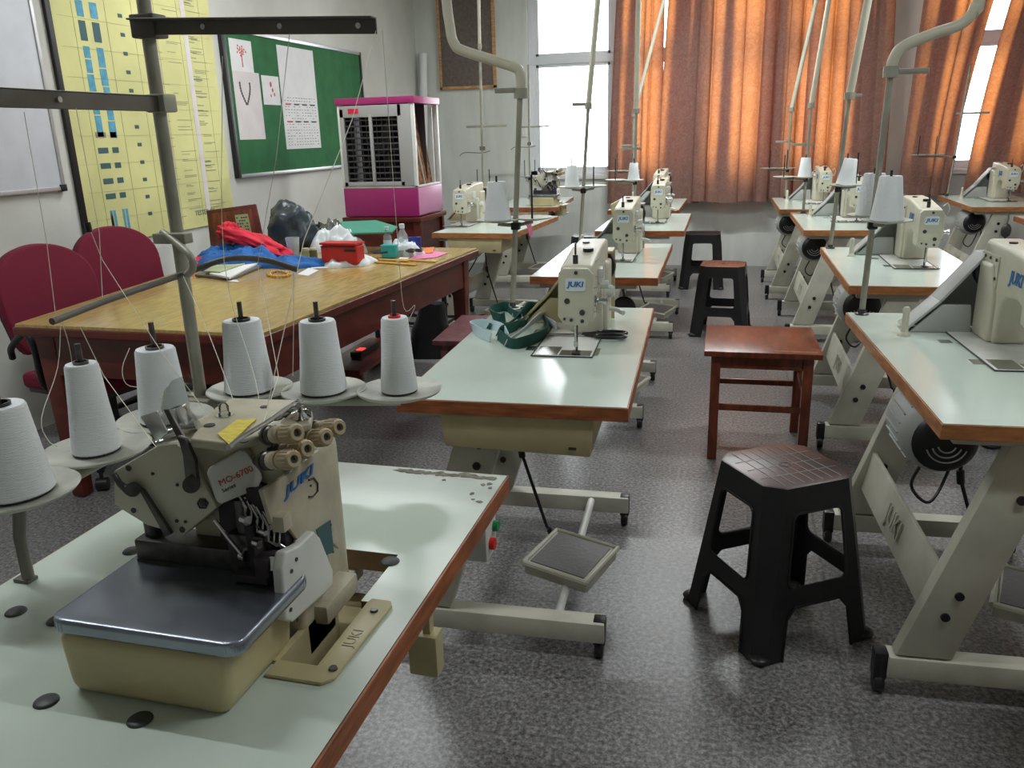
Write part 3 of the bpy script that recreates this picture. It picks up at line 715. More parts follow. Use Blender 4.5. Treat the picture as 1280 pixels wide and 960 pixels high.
def make_stand(name, lab, group, H=.75, dishes=((-.07, -.05), (.045, .06)), dz=.335, top=.75, guide=((-.09, -.02), (.11, .03)), lean=0.0, gz=None):
    """origin: pole foot on the table top"""
    t = thing(name, lab, 'thread stand', (0, 0, .75), 0, group)
    MB().lathe([(0, 0), (.024, 0), (.024, .004), (.014, .007), (.012, .02), (0, .02)], n=24).build('foot', 'dsteel', t)
    MB().cyl((0, 0, 0), (lean * top, 0, top), .0105, n=16).build('pole', 'greyp', t)
    px = lean * dz
    MB().bx(px - .016, px + .016, -.016, .016, dz - .035, dz - .008, .004).build('clamp', 'black', t)
    for dx, dy in dishes:
        d = MB().lathe([(0, -.006), (.03, -.006), (.078, .002), (.080, .006), (.078, .007), (.03, 0), (0, 0)], (px + dx, dy, dz), n=32).build('spool_dish', 'dish', t)
        MB().cyl((px + dx, dy, dz - .004), (px + dx, dy, dz + .165), .004, n=8).build('spool_pin', 'black', d)
        MB().tube([(px, 0, dz - .02), (px + dx, dy, dz - .012)], .007, 8).build('dish_arm', 'greyp', t)
    g = gz or top - .03; gx = lean * g
    MB().prism([(gx + guide[0][0], guide[0][1], g), (gx + guide[1][0], guide[1][1], g), (gx + guide[1][0], guide[1][1], g + .018), (gx + guide[0][0], guide[0][1], g + .018)], (.004, .012, 0), .001).build('guide_bar', 'greyp', t)
    return t
# ================================================================== OVERLOCK MACHINE on the nearest table (world coordinates)
OV = V(-.66, .86, .75)
ov = thing('overlock_machine', 'large cream overlock machine with a steel cloth plate on the nearest table', 'sewing machine', OV, 0, 'sewing machines')
def ob(mb, name, mats, parent=ov): return mb.build(name, mats, parent, OV)
# cloth plate box and its steel cover
b = MB().box((-.662, .772, .792), (.235, .165, .090), None, .022, 4)
for v in b.v:
    k = (v.z - .747) / .09; v.x = -.662 + (v.x + .662) * (.955 + .045 * k); v.y = .772 + (v.y - .772) * (.96 + .04 * k)
box = ob(b, 'front_box', 'yel_cream')
lp = rrect(-.786, -.522, .690, .866, .022, 6)
ob(MB().prism([(x, y, .834) for x, y in lp], (0, 0, .020), .007, 4), 'cloth_plate', 'lid')
# sunken tray and side bracket lying flush with the table
ob(MB().bx(-.555, -.545, .80, .965, .66, .755).bx(-.80, -.485, .80, 1.12, .655, .66).bx(-.545, -.485, .797, .801, .66, .742).bx(-.485, -.481, .80, .965, .66, .742), 'tray', 'yel_cream')
br = [(-.548, .772), (-.470, .772), (-.458, .784), (-.452, .955), (-.458, .966), (-.488, .966), (-.491, .955), (-.491, .803), (-.548, .803)]
bk = ob(MB().prism([(x, y, .7505) for x, y in br], (0, 0, .005), .0015, 2), 'side_bracket', 'yel_cream')
s = MB()
for x, y in ((-.467, .80), (-.471, .935)): s.lathe([(0, .003), (.005, .003), (.006, 0)], (x, y, .7555), n=14)
ob(s, 'screw', 'dsteel', bk)
ob(MB().text('JUKI', .022, (-.471, .868, .7556), (0, 1, 0), (-1, 0, 0), .0006), 'embossed_mark', 'knob', bk)
# body casting: base, column and sloping top
bd = MB()
bd.prism([(-.70, .87, .70), (-.545, .87, .70), (-.545, .87, .985), (-.570, .87, 1.035), (-.70, .87, 1.04)], (0, .095, 0), .010, 3)
bd.bx(-.70, -.556, .955, 1.04, .70, .985, .018, 3).bx(-.60, -.525, .90, 1.0, .745, .775, .006)
body = ob(bd, 'body', 'cream_dirty')
# head over the needle area
hp = [(-.769, .993), (-.778, .944), (-.732, .919), (-.678, .909), (-.621, .955), (-.650, 1.024), (-.666, 1.039), (-.695, 1.034)]
hd = MB().prism([(x * .985 - .01, .83, 1.4 - (1.4 - z) * 1.0) for x, z in hp], (0, .10, 0), .006, 3)
hd.hull([Y(222, 556, .831), Y(236, 571, .831), Y(262, 592, .831), Y(268, 625, .835), Y(240, 650, .84), Z(250, 535, 1.045), Z(292, 545, 1.045), on_plane(300, 566, Y(261, 587, .83), (Y(271, 628, .828) - Y(261, 587, .83)).cross(Y(328, 598, .872) - Y(261, 587, .83))), V(-.58, .90, .98), V(-.60, .93, .97), V(-.68, .93, 1.03)], .004, 3)
ob(hd, 'head', 'cream_dirty')
sc = ob(MB().prism([(x, .822, z) for x, z in hp], (0, .007, 0), .003, 2), 'side_cover', 'cream')
s = MB()
for px, py, r in ((161, 585, .0042), (191, 592, .0022), (222, 606, .0022), (167, 638, .0036), (254, 629, .0048), (221, 651, .0024), (232, 652, .0022), (228, 662, .0042), (243, 592, .0034)):
    p = Y(px, py, .8215); ob(MB().cyl(p, p + V(0, -.0012, 0), r, n=12), 'cover_screw', 'dk_txt', sc)
s.tube([Y(px, py, .821) for px, py in ((247, 629), (250, 624), (256, 624), (260, 629), (257, 635), (250, 635), (247, 629))], .0012, 6)
ob(s, 'screw_recess', 'dk_txt', sc)
# levers on the side cover
l = MB().tube([Y(142, 592, .812), Y(150, 605, .812), Y(160, 613, .812), Y(168, 612, .812)], [.0035, .0042, .006, .007], 10)
l.cyl(Y(166, 612, .822), Y(166, 612, .806), .0095, n=20)
l.prism([Y(172, 610, .812), Y(178, 613, .812), Y(214, 668, .812), Y(206, 671, .812)], (0, .006, 0), .001)
ob(l, 'presser_lever', 'dsteel')
l = MB().prism([Y(221, 545, .806), Y(231, 549, .806), Y(243, 575, .806), Y(247, 606, .806), (Y(232, 606, .806)), Y(228, 570, .806)], (0, .007, 0), .002)
l.cyl(Y(239, 606, .822), Y(239, 606, .800), .0105, n=22)
ob(l, 'tension_release_lever', 'dsteel')
# clamps and clear eye shield on top of the head
c = MB()
c.prism([Y(175, 521, .83), Y(196, 514, .83), Y(209, 541, .83), Y(196, 553, .83)], (0, .004, 0), .001)
c.prism([Y(208, 513, .85), Y(222, 509, .85), Y(232, 532, .85), Y(216, 541, .85)], (0, .02, 0), .003)
c.cyl(Y(204, 545, .84), Y(245, 532, .86), .007, n=14).cyl(Y(196, 556, .835), Y(216, 551, .845), .006, n=12)
ob(c, 'shield_hinge', 'steel')
c = MB().prism([Y(204, 512, .828), Y(210, 512, .828), Y(232, 550, .815), Y(225, 556, .815)], (0, .003, 0), .0005); ob(c, 'shield_spring', 'dsteel')
sh_pts = [(203, 535), (201, 510), (205, 488), (214, 476), (234, 468), (240, 474), (241, 488), (235, 495), (236, 512), (244, 522), (252, 533), (246, 540), (225, 545)]
sh = ob(MB().prism([Y(a, b_, .865) for a, b_ in sh_pts], (0, .0025, 0)), 'eye_shield', 'clear')
# plate with the model name
q1, q2, q3 = Y(261, 587, .822), Y(271, 628, .820), Y(328, 598, .864); PN = (q2 - q1).cross(q3 - q1).normalized()
if PN.y > 0: PN = -PN
pp_ = lambda a, b_, d=0.0: on_plane(a, b_, q1 + PN * d, PN)
mo = [pp_(*q) for q in ((259, 593), (262, 585), (300, 562), (307, 563), (326, 590), (328, 598), (322, 611), (277, 630), (271, 627))]
ob(MB().prism([p - PN * .006 for p in mo], PN * .008, .003, 3), 'name_plate', 'white_en')
rt = pp_(318, 592) - pp_(276, 612); upv = pp_(290, 590) - pp_(297, 612)
tx = MB().text('MO-6700', .0115, pp_(295, 595, .0024), rt, upv, .0006, sx=1.0); ob(tx, 'model_text', 'red_txt')
tx = MB().text('Series', .0075, pp_(286, 610, .0024), rt, upv, .0005, sx=1.0); ob(tx, 'series_text', 'dk_txt')
# front panel with maker's mark
FX = -.5445
fp = [X(a, b_, FX) for a, b_ in ((322, 612), (352, 594), (394, 562), (403, 572), (414, 640), (420, 686), (400, 668), (378, 690), (350, 650), (335, 655))]
pn = ob(MB().prism(fp, (.006, 0, 0), .002, 2), 'front_panel', 'cream_dirty')
rt = X(393, 584, FX + .008) - X(354, 618, FX + .008); upv = X(372, 590, FX) - X(378, 612, FX)
ob(MB().text('JUKI', .0185, X(374, 601, FX + .0068), rt, upv, .0008, bold=.0005, shear=.2, sx=2.1), 'maker_mark', 'blue_txt', pn)
s = MB().tube([X(a, b_, FX + .007) for a, b_ in ((386, 600), (392, 597), (397, 604), (397, 614), (391, 621), (386, 621))], .0014, 6)
for a, b_, r in ((388, 607, .0016), (361, 646, .002), (349, 653, .0018), (367, 676, .0025), (413, 656, .0018), (416, 690, .0018)):
    p = X(a, b_, FX + .006); ob(MB().cyl(p, p + V(.0015, 0, 0), r, n=10), 'panel_screw', 'dsteel', pn)
ob(s, 'recess_mark', 'dsteel', pn)
ob(MB().prism([X(a, b_, FX + .0065) for a, b_ in ((395, 662), (413, 650), (417, 690), (405, 695))], (.0006, 0, 0)), 'spec_label', 'slate', pn)
ob(MB().box(X(352, 652, FX + .012), (.018, .020, .022), None, .003), 'thread_guide_block', 'cream_dirty', pn)
lc = [X(a, b_, -.528) for a, b_ in ((392, 664), (400, 672), (416, 712), (416, 733), (366, 778), (357, 776), (352, 712), (356, 690), (374, 682))]
lo = ob(MB().prism([p + V(-.014, 0, 0) for p in lc], (.015, 0, 0), .004, 3), 'looper_cover', 'white_en')
for a, b_ in ((370, 699), (364, 714), (363, 762), (372, 775)):
    p = X(a, b_, -.527); ob(MB().cyl(p, p + V(.0015, 0, 0), .0028, n=10), 'cover_screw', 'dk_txt', lo)
# tension knobs
tips = [X(372, 541, -.487), X(385, 561, -.487), X(368, 574, -.487), X(409, 546, -.487), X(425, 534, -.487)]
ax = V(.075, -.034, .022)
tips[4] = tips[4]
for i, tp in enumerate(tips):
    L = ax.length; a0 = tp - ax
    k = MB().lathe([(r_ * 1.18, h_) for r_, h_ in [(0, L * .55), (.0088, L * .55), (.0098, L * .58), (.0098, L * .66), (.0084, L * .67), (.0084, L * .69), (.0097, L * .71), (.0100, L * .74), (.0094, L * .97), (.0078, L), (.0045, L), (.004, L - .006), (0, L - .006)]], a0, ax, 22)
    A = ax.normalized(); p_ = A.orthogonal().normalized(); q_ = A.cross(p_)
    for j in range(16):
        w = 2 * PI * j / 16; d = p_ * math.cos(w) + q_ * math.sin(w)
        k.tube([a0 + A * L * .74 + d * .0117, a0 + A * L * .96 + d * .0111], .0012, 5)
    kn = ob(k, 'tension_knob', 'knob')
    ob(MB().cyl(a0 + A * (L - .0055), a0 + A * (L - .0045), .0042, n=14), 'knob_hole', 'dk_txt', kn)
    d = MB().lathe([(0, L * .22), (.0115, L * .22), (.0125, L * .26), (.0125, L * .30), (.006, L * .33), (.0125, L * .36), (.0125, L * .40), (.0105, L * .43), (0, L * .43)], a0, ax, 22); d.cyl(a0, a0 + A * L * .25, .005, n=12)
    ob(d, 'tension_disc', 'dsteel')
    ob(MB().lathe([(.0098, L * .42), (.0110, L * .44), (.0108, L * .55), (.0092, L * .56)], a0, ax, 20), 'knob_collar', 'knob_l')
# top: label, guide bar, oil sight
TZ = 1.0425
ob(MB().prism([Z(a, b_, TZ + .012) for a, b_ in ((272, 543), (297, 525), (321, 524), (286, 556))], (0, 0, .001)), 'warning_label', 'yel_lab')
ob(MB().prism([Z(a, b_, 1.040) for a, b_ in ((238, 560), (270, 520), (290, 508), (372, 510), (392, 525), (390, 540), (330, 556), (286, 566))], (0, 0, .013), .005, 3), 'top_cover', 'cream_dirty')
g = MB().tube([Z(285, 560, 1.066), Z(298, 549, 1.072), Z(335, 527, 1.075), Z(362, 508, 1.078), Z(378, 503, 1.076)], .0030, 8); g.cyl(Z(285, 560, 1.05), Z(285, 560, 1.068), .003).cyl(Z(374, 512, 1.045), Z(374, 506, 1.078), .003)
ob(g, 'thread_guide_bar', 'steel')
ob(MB().prism([Z(374, 508, 1.055), Z(390, 522, 1.055), Z(372, 528, 1.055), Z(352, 522, 1.055)], (0, 0, .012), .002), 'clear_guard', 'clear')
ow = MB().lathe([(0, 0), (.008, 0), (.008, .004), (.0065, .005), (.0065, .014), (.004, .018), (0, .019)], Z(281, 520, 1.052), n=20); ob(ow, 'oil_sight', 'clear')
ob(MB().lathe([(0, 0), (.012, 0), (.012, .002), (0, .002)], Z(281, 520, 1.052), n=20), 'oil_sight_ring', 'steel')
for a, b_, r in ((330, 509, .005), (345, 523, .009), (305, 552, .005), (322, 536, .004), (262, 532, .007)): ob(MB().lathe([(0, .0012), (r, .0012), (r * 1.05, 0)], Z(a, b_, 1.053), n=16), 'top_hole', 'dk_txt')
# throat: cylinder bed, needle bar and loopers in dark steel
th = MB().bx(-.772, -.585, .838, .885, .842, .886, .004)
th.bx(-.770, -.60, .836, .84, .850, .858).cyl((-.755, .86, .886), (-.755, .86, .905), .012, n=16)
th.bx(-.62, -.565, .83, .87, .86, .915, .006).cyl((-.60, .845, .90), (-.60, .845, .96), .010, n=14)
ob(th, 'cylinder_bed', 'dsteel')
th = MB(); rnd = random.Random(5)
for k in range(9):
    a = V(-.600 + .005 * k, .842 + .004 * (k % 3), .965 - .004 * k); th.tube([a, a + V(.012, -.006, -.014), a + V(.010, -.008, -.032), a + V(.018, -.002, -.042)], .0020, 6)
for k in range(8):
    c = V(rnd.uniform(-.60, -.555), rnd.uniform(.822, .86), rnd.uniform(.865, .94)); th.cyl(c, c + V(.010, -.004, .0), rnd.uniform(.003, .007), n=12)
ob(th, 'looper_mechanism', 'steel')
th = MB().prism([(-.636, .845, .955), (-.59, .845, .975), (-.545, .85, .965), (-.545, .85, .87), (-.60, .845, .865), (-.64, .845, .90)], (0, .03, 0), .003)
th.cyl((-.585, .835, .93), (-.585, .835, .865), .007, n=12).bx(-.605, -.555, .812, .845, .856, .868, .003).bx(-.57, -.55, .81, .84, .868, .895, .003)
ob(th, 'needle_housing', 'darkin')
ob(MB().tube([Y(268, 650, .825), Y(285, 672, .822), Y(303, 694, .822), Y(307, 686, .82)], .0028, 8), 'presser_arm', 'steel')
ob(MB().cyl(Y(341, 700, .83), Y(341, 700, .83) + V(.006, -.012, .002), .0095, n=20), 'side_knob', 'steel')

# dark table hardware seen near it: round plastic plugs set in the top
for (a, b_, lab) in ((488, 702, 'dark round plug between the overlock machine and the table edge'), (20, 765, 'round plug at the left picture edge of the nearest table'), (58, 877, 'round dark plug below left of the cream front box'), (72, 776, 'small dark plug half hidden behind left end of the steel cover'), (175, 900, 'largest dark plug in front of the cream front box'), (165, 689, 'small dark plug on the table behind the cloth plate')):
    p = Z(a, b_, .7502); o = MB().lathe([(0, .003), (.0125, .003), (.0145, .0015), (.015, 0)], p, n=24).build('table_plug', 'plug', off=p); tag(o, lab, 'plug', 'round plugs in the nearest table top')

# ================================================================== nearest table (table 0)
T0 = make_table('nearest sewing table carrying the overlock machine, worn at its far corner', 'sewing tables', W=.67, L=1.22, lam='lam_old', motor=False, drawer=False,
                hole=[(-.80 + 1.082, -.485 + 1.082, .803 - .235, .964 - .235), (-.80 + 1.082, -.505 + 1.082, .964 - .235, 1.105 - .235)], pedal=False)
T0.location = (-1.082, .235, 0)
rnd = random.Random(11)
for k in range(16):      # chipped laminate near the far right corner: bare board shows through
    big = k < 8
    x = .455 + k * .026 if big else .655 - abs(rnd.gauss(0, .03)); y = 1.205 - rnd.uniform(0, .010) if big else 1.215 - rnd.uniform(.03, .13)
    rx, ry = (rnd.uniform(.016, .024), rnd.uniform(.007, .012)) if big else (rnd.uniform(.003, .007), rnd.uniform(.003, .007))
    pts = [(min(x + rx * rnd.uniform(.6, 1.3) * math.cos(a), .664), min(y + ry * rnd.uniform(.5, 1.3) * math.sin(a), 1.2165), .7504) for a in [2 * PI * j / 13 for j in range(13)]]
    MB().prism(pts, (0, 0, .0003 + .00002 * k)).build('chipped_spot', 'chip', T0)
MB().bx(.50, .56, 1.05, 1.09, .38, .47, .004).bx(.53, .545, 1.06, 1.08, .47, .714).build('cable_bracket', 'yel_cream', T0)
sb = MB().bx(.60, .645, 1.13, 1.20, .60, .714, .004).build('switch_box', 'white_en', T0)
MB().cyl((.645, 1.155, .63), (.655, 1.155, .63), .012).build('stop_button', 'red', sb); MB().cyl((.645, 1.182, .655), (.655, 1.182, .655), .011).build('start_button', 'greenbtn', sb)

# ================================================================== overlock thread stand, cones and threads
PX, PY = -1.045, 1.385
st = thing('thread_stand', 'tall grey six-spool thread stand at the far corner of the nearest table', 'thread stand', (PX, PY, .75), 0, 'thread stands'); SO = V(PX, PY, .75)
def sb_(mb, n, m, p=st): return mb.build(n, m, p, SO)
sb_(MB().cyl((PX, PY, .75), (PX, PY, 2.02), .0125, n=20), 'pole', 'greyp')
sb_(MB().lathe([(0, 0), (.030, 0), (.030, .005), (.018, .010), (.016, .03), (0, .03)], (PX, PY, .75), n=24), 'foot', 'greyp')
sb_(MB().bx(PX - .034, PX + .034, PY - .03, PY + .03, .868, .902, .006).bx(PX - .045, PX + .05, PY - .012, PY + .012, .902, .906), 'hub', 'greyp')
DZ = .908
dish = {'A': (-1.005, .884), 'B': (-1.014, 1.057), 'C': (-1.017, 1.238), 'D': (-.927, 1.383), 'E': (-.79, 1.432), 'F': (-.653, 1.496)}
dish = {'A': Z(22, 617, DZ + .002), 'B': Z(122, 566, DZ), 'C': Z(208, 527, DZ), 'D': Z(312, 483, DZ + .012), 'E': Z(405, 489, DZ + .004), 'F': Z(500, 497, DZ - .01)}
dish = {k: V(v.x, v.y, DZ) for k, v in dish.items()}
sb_(MB().tube([(PX, PY, .885), dish['C'] + V(0, 0, -.018), dish['B'] + V(0, 0, -.018), dish['A'] + V(0, 0, -.018)], .009, 10), 'lower_arm', 'greyp')
sb_(MB().tube([(PX, PY, .885), dish['D'] + V(0, 0, -.018), dish['E'] + V(0, 0, -.018), dish['F'] + V(0, 0, -.018)], .009, 10), 'lower_arm', 'greyp')
sb_(MB().tube([dish['A'] + V(0, 0, -.012), V(-1.040, .902, .83), V(-1.044, .905, .755)], [.010, .009, .009], 12).bx(-1.065, -1.035, .895, .915, .75, .756, .002), 'support_post', 'bar')
for k, p in dish.items():
    d = sb_(MB().lathe([(0, -.012), (.02, -.012), (.022, -.006), (.060, -.004), (.082, .004), (.086, .009), (.084, .0105), (.058, .003), (0, .002)], p, n=44), 'spool_dish', 'dish')
    sb_(MB().cyl(p, p + V(0, 0, .188), .0048, n=12), 'spool_pin', 'dsteel', d)
# upper thread arms with little guide studs
def arm(p0, p1, w=.030, m='bar'):
    p0, p1 = V(*p0), V(*p1); d = (p1 - p0).normalized(); s = d.cross(V(0, 0, 1)).normalized()
    mb = MB().prism([p0 + V(0, 0, -w / 2), p1 + V(0, 0, -w / 2), p1 + V(0, 0, w / 2), p0 + V(0, 0, w / 2)], s * .003, .001, 1)
    mb.prism([p0 + V(0, 0, w / 2), p1 + V(0, 0, w / 2), p1 + V(0, 0, w / 2 - .003), p0 + V(0, 0, w / 2 - .003)], s * .022, .0008, 1)
    a = sb_(mb, 'thread_arm', m); L = (p1 - p0).length
    for t in (.30, .62, .93):
        q = p0 + d * L * t; sb_(MB().cyl(q - s * .006, q + s * .004, .0048, n=12), 'guide_stud', 'steel', a)
    return a
arm((PX - .015, PY - .014, 1.601), (-.592, PY - .014, 1.577), .026)
arm((PX + .014, PY + .03, 1.470), (PX + .014, .45, 1.470), .028)
sb_(MB().bx(PX - .02, PX + .03, PY - .022, PY + .018, 1.582, 1.622, .004), 'arm_clamp', 'bar'); sb_(MB().bx(PX - .016, PX + .026, PY - .018, PY + .02, 1.455, 1.487, .004), 'arm_clamp', 'greyp')
# middle rod with its clamp block
sb_(MB().box((PX + .002, PY - .018, 1.226), (.072, .026, .020), None, .003).cyl((PX + .028, PY - .032, 1.226), (PX + .028, PY - .03, 1.226), .004, n=10), 'rod_clamp', 'greyp')
sb_(MB().tube(smooth_path([Y(203, 290, PY - .02), Y(222, 305, PY - .035), Y(238, 320, PY - .05), Y(241, 335, PY - .05), Y(234, 343, PY - .04)]), .0072, 10), 'bent_rod', 'greyp')
sb_(MB().tube(smooth_path([X(65, 402, -1.03), X(140, 373, -1.035), Y(228, 343, PY - .04), Y(262, 330, PY - .03), Y(290, 323, PY - .02), Y(330, 325, PY + .01), Y(372, 337, PY + .03)]), .0058, 10), 'middle_rod', 'bar')
sb_(MB().cyl(Y(109, 278, 1.1), Y(112, 290, 1.1), .005, n=10), 'rod_end', 'black')
# cones
specs = {'A': (.0525, .034, .135, 'black', 'large white thread cone cut by the left picture edge'), 'B': (.0385, .024, .150, 'dsteel', 'slim white thread cone, second from left on the near stand'),
         'C': (.0460, .033, .135, 'dsteel', 'white thread cone partly hidden behind clear eye shield'), 'D': (.0500, .036, .145, 'black', 'wide white thread cone just right of the tall grey pole'),
         'E': (.0470, .034, .145, 'black', 'white thread cone left of the one with a red tip'), 'F': (.0370, .025, .150, 'red', 'white thread cone with a bright red tip')}
CT = {}
for k, (r0, r1, h, tip, lab) in specs.items():
    c = make_cone(lab, 'white thread cones', r0, r1, h, tip, .006); c.location = dish[k] + V(0, 0, .0035); CT[k] = dish[k] + V(0, 0, h + .01)
def thread(lab, pts, r=.00062, sm=0):
    pts = smooth_path(pts, sm) if sm else pts
    o = MB().tube(pts, r, 5, cap=False).build('thread', 'thread', off=pts[0]); return tag(o, lab, 'thread', 'white threads of the near stand')
yy = PY - .016
thread('white thread falling from the upper arm end to the red tipped cone', [CT['F'] + V(.03, -.02, -.02), CT['F'] + V(.045, 0, .02), Y(505, 385, 1.45), Y(497, 300, 1.42), Y(478, 38, yy)], sm=5)
thread('white thread running from the upper arm down to the tension knobs', [Y(470, 38, yy), Y(440, 150, 1.2), Y(380, 300, 1.0), tips[0] + V(-.05, .02, .02)])
thread('white thread from the arm middle down over the wide cone', [Y(362, 42, yy), Y(345, 200, 1.30), Y(322, 330, PY), Y(348, 470, 1.15), tips[2] + V(-.06, .03, .02)])
thread('white thread hanging from the rod end beside the middle cone', [Y(367, 337, PY + .03), Y(367, 400, 1.38), Y(366, 470, 1.35)], sm=4)
thread('white thread crossing in front of the yellow brown table from pole to machine', [Y(229, 345, PY - .05), Y(262, 420, 1.2), Y(306, 540, .95)], sm=4)
thread('white thread between the rod and the wide cone tip', [Y(278, 70, yy), Y(280, 326, PY - .03), Y(318, 470, 1.2), Y(332, 560, .93)], sm=4)
thread('white thread from the left rod down to the slim cone', [X(77, 400, -1.03), X(88, 440, -1.03), X(97, 510, -1.02), CT['B'] + V(-.02, 0, -.01)], sm=4)
thread('white thread looping between the slim cone and the left cone', [X(76, 402, -1.03), X(72, 460, -1.03), X(52, 522, -1.0), X(60, 550, -1.0), X(72, 558, -.99)], sm=4)
thread('white thread slanting from the black rod end to the overlock head', [Y(109, 278, 1.1), Y(128, 325, 1.1), Y(205, 445, .98), Y(280, 545, .88)], sm=0)
thread('white thread looping left of the cone behind the shield', [X(162, 435, -1.03), X(153, 460, -1.03), X(158, 480, -1.02), X(178, 485, -1.02)], sm=4)
thread('white thread going up from the left rod past the crimson chairs', [X(128, 372, -1.03), X(124, 290, -1.03), X(95, 135, -1.03)], sm=0)
thread('white thread left of the others in front of the first crimson chair', [X(70, 399, -1.03), X(58, 300, -1.03), X(30, 140, -1.03)], sm=0)
thread('long diagonal white thread crossing the near cone to the machine head', [X(100, 408, -1.03), Y(130, 470, 1.1), Y(196, 560, .9)], sm=0)

# ================================================================== stations in the two rows
GT, GM, GS, GC, GP = 'sewing tables', 'sewing machines', 'thread stands', 'white thread cones', 'conduit pipes'
def place(o, x, y, deg=0, z=0): o.location = (x, y, z); o.rotation_euler = (0, 0, math.radians(deg)); return o
def loc(x0, y0, deg, lx, ly):
    a = math.radians(deg); return (x0 + lx * math.cos(a) - ly * math.sin(a), y0 + lx * math.sin(a) + ly * math.cos(a))
tab_p = make_table('pale green topped sewing table with the green webbing pile', GT)
mac_p = make_lockstitch('cream sewing machine on the table with the green webbing pile', GM)
S = [  # x0, y0, deg, table label, machine label
    (-.832, 1.88, 2.6, None, None),
    (-.934, 3.758, 1.2, 'sewing table directly behind the one with the green webbing', 'cream sewing machine with a dark cloth beside it, second along the left row'),
    (-.93, 5.60, 1.0, 'sewing table third along the left row, with a covered small machine end', 'cream sewing machine third along the left row in front of the curtain'),
    (-1.07, 7.10, 0, 'farthest sewing table of the left row against the curtain', 'farthest sewing machine of the left row under the curtain'),
    (.467, 1.922, 3.4, 'large sewing table nearest on the right, cut by the picture edge', 'big cream sewing machine cut by the right picture edge, slanted belt cover in view'),
    (.468, 3.662, .6, 'sewing table second along the right row with a bright window reflection', 'cream sewing machine second along the right row behind the two cones'),
    (.422, 5.661, 1.1, 'sewing table third along the right row, orange front edge', 'cream sewing machine third along the right row'),
    (.332, 7.118, 1.2, 'farthest sewing table of the right row beside the greenish wall', 'farthest sewing machine of the right row under the curtains'),
    (1.767, 7.234, 0, 'sewing table at far right below the gap in the curtains', 'pale sewing machine at far right below the curtain gap'),
]
TINT = {}
def retint(t):
    for c in kids(t):
        for e_ in kids(c):
            if e_.name.startswith('edge_band'):
                if 'me' not in TINT: TINT['me'] = e_.data.copy(); TINT['me'].materials[0] = M['edge_or']
                e_.data = TINT['me']
for i, (x, y, dg, tl, ml) in enumerate(S):
    t = tab_p if i == 0 else dup(tab_p, label=tl); m_ = mac_p if i == 0 else dup(mac_p, label=ml)
    place(t, x, y, dg); place(m_, x + (.018 if i == 0 else 0), y, dg, .75)
    if i >= 4: retint(t)
    if i:
        for c in kids(t):
            if c.name.startswith('drawer'):
                for g_ in kids(c): bpy.data.objects.remove(g_)
                bpy.data.objects.remove(c)
    if i == 1:
        c0 = V(.435, .10, .585)
        MB().lathe([(0, 0), (.050, 0), (.056, .006), (.056, .016), (.045, .022), (0, .022)], c0, (0, 1, 0), 28).build('knee_pad', 'black', t); MB().tube([c0 + V(0, .02, 0), c0 + V(0, .10, .0), c0 + V(-.03, .12, .13)], .006, 8).build('knee_lever', 'dsteel', t)
for c in kids(mac_p):
    if c.name.startswith('head_rest_pin'): bpy.data.objects.remove(c); break
for c in kids(mac_p):
    if c.name.startswith('belt_cover'): c.data = c.data.copy(); c.data.materials[0] = M['yel_cream']
# corner of another table at the far right edge
place(dup(tab_p, label='table corner just entering at the right picture edge below the far machine'), 1.875, 5.36, 0)

stA = make_stand('thread_stand', 'thread stand rising from far left corner of the webbing table', GS, dishes=((-.065, -.02), (.05, .06)), lean=.064, top=.80, gz=.79, guide=((-.09, -.02), (.012, .0)))
place(stA, *loc(-.832, 1.88, 2.6, .055, 1.172), 0, .75)
stB = make_stand('thread_stand', 'thread stand with two white cones on the nearest right table', GS, dishes=((.030, -.085), (.004, .088)), lean=.020, top=.82, gz=.80, guide=((-.02, 0), (.12, .03)))
place(stB, .446, 3.09, 0, .75)
st2 = dup(stA, label='thread stand in front of the uncovered window, second in left row'); place(st2, -.905, 4.92, 0, .75)
st3 = make_stand('thread_stand', 'thread stand second along the right row with one leaning cone', GS, dishes=((.035, -.01), (.10, .10)), lean=.04, top=.80, gz=.78, guide=((-.01, 0), (.06, .02))); place(st3, .502, 4.815, 0, .75)
st4 = make_stand('thread_stand', 'thread stand third along the right row in front of orange curtain', GS, dishes=((-.01, -.02), (-.16, .02)), lean=0, dz=.27, top=.80, gz=.5, guide=((-.12, 0), (.04, .02))); place(st4, .492, 6.80, 0, .75)
st5 = dup(st4, label='thread stand behind machine in the left row, third along'); place(st5, -.79, 6.70, 0, .75)
st6 = dup(st4, label='farthest thread stand of the left row before the glowing curtain'); place(st6, -.99, 8.22, 0, .75)
st7 = dup(st4, label='farthest thread stand of the right row by brown curtain'); place(st7, .43, 8.24, 0, .75)
def cone_at(lab, x, y, z, s=1.0, tilt=0):
    global cone_p
    c = dup(cone_p, label=lab); c.location = (x, y, z); c.rotation_euler = (0, tilt, 0); c.scale = (s, s, s); return c
cone_p = make_cone('front white cone of the pair on the nearest right table stand', GC, .053, .034, .145, 'black', .0)
cone_p.location = (.446 + .0067 + .030, 3.005, .75 + .3355)
cone_at('rear white cone of the pair on the nearest right table stand', .457, 3.178, 1.0855)
cone_at('white cone at the left of the pole above the pink cloth', *(V(*loc(-.832, 1.88, 2.6, .055, 1.172), 0) + V(.0214 - .065, -.02, 0))[:2], 1.0855, .98)
cone_at('single leaning white cone second along the right row', .502 + .0134 + .035, 4.805, 1.0855, .95, .12)
cone_at('small white cone third along the right row', .482, 6.78, 1.0205, .98)
cone_at('narrow pale cone before the uncovered window', -.905 + .0214 - .065, 4.90, 1.0855, .85)
cone_at('small far white cone in front of the left curtain', -.80, 6.68, 1.0205, .9)

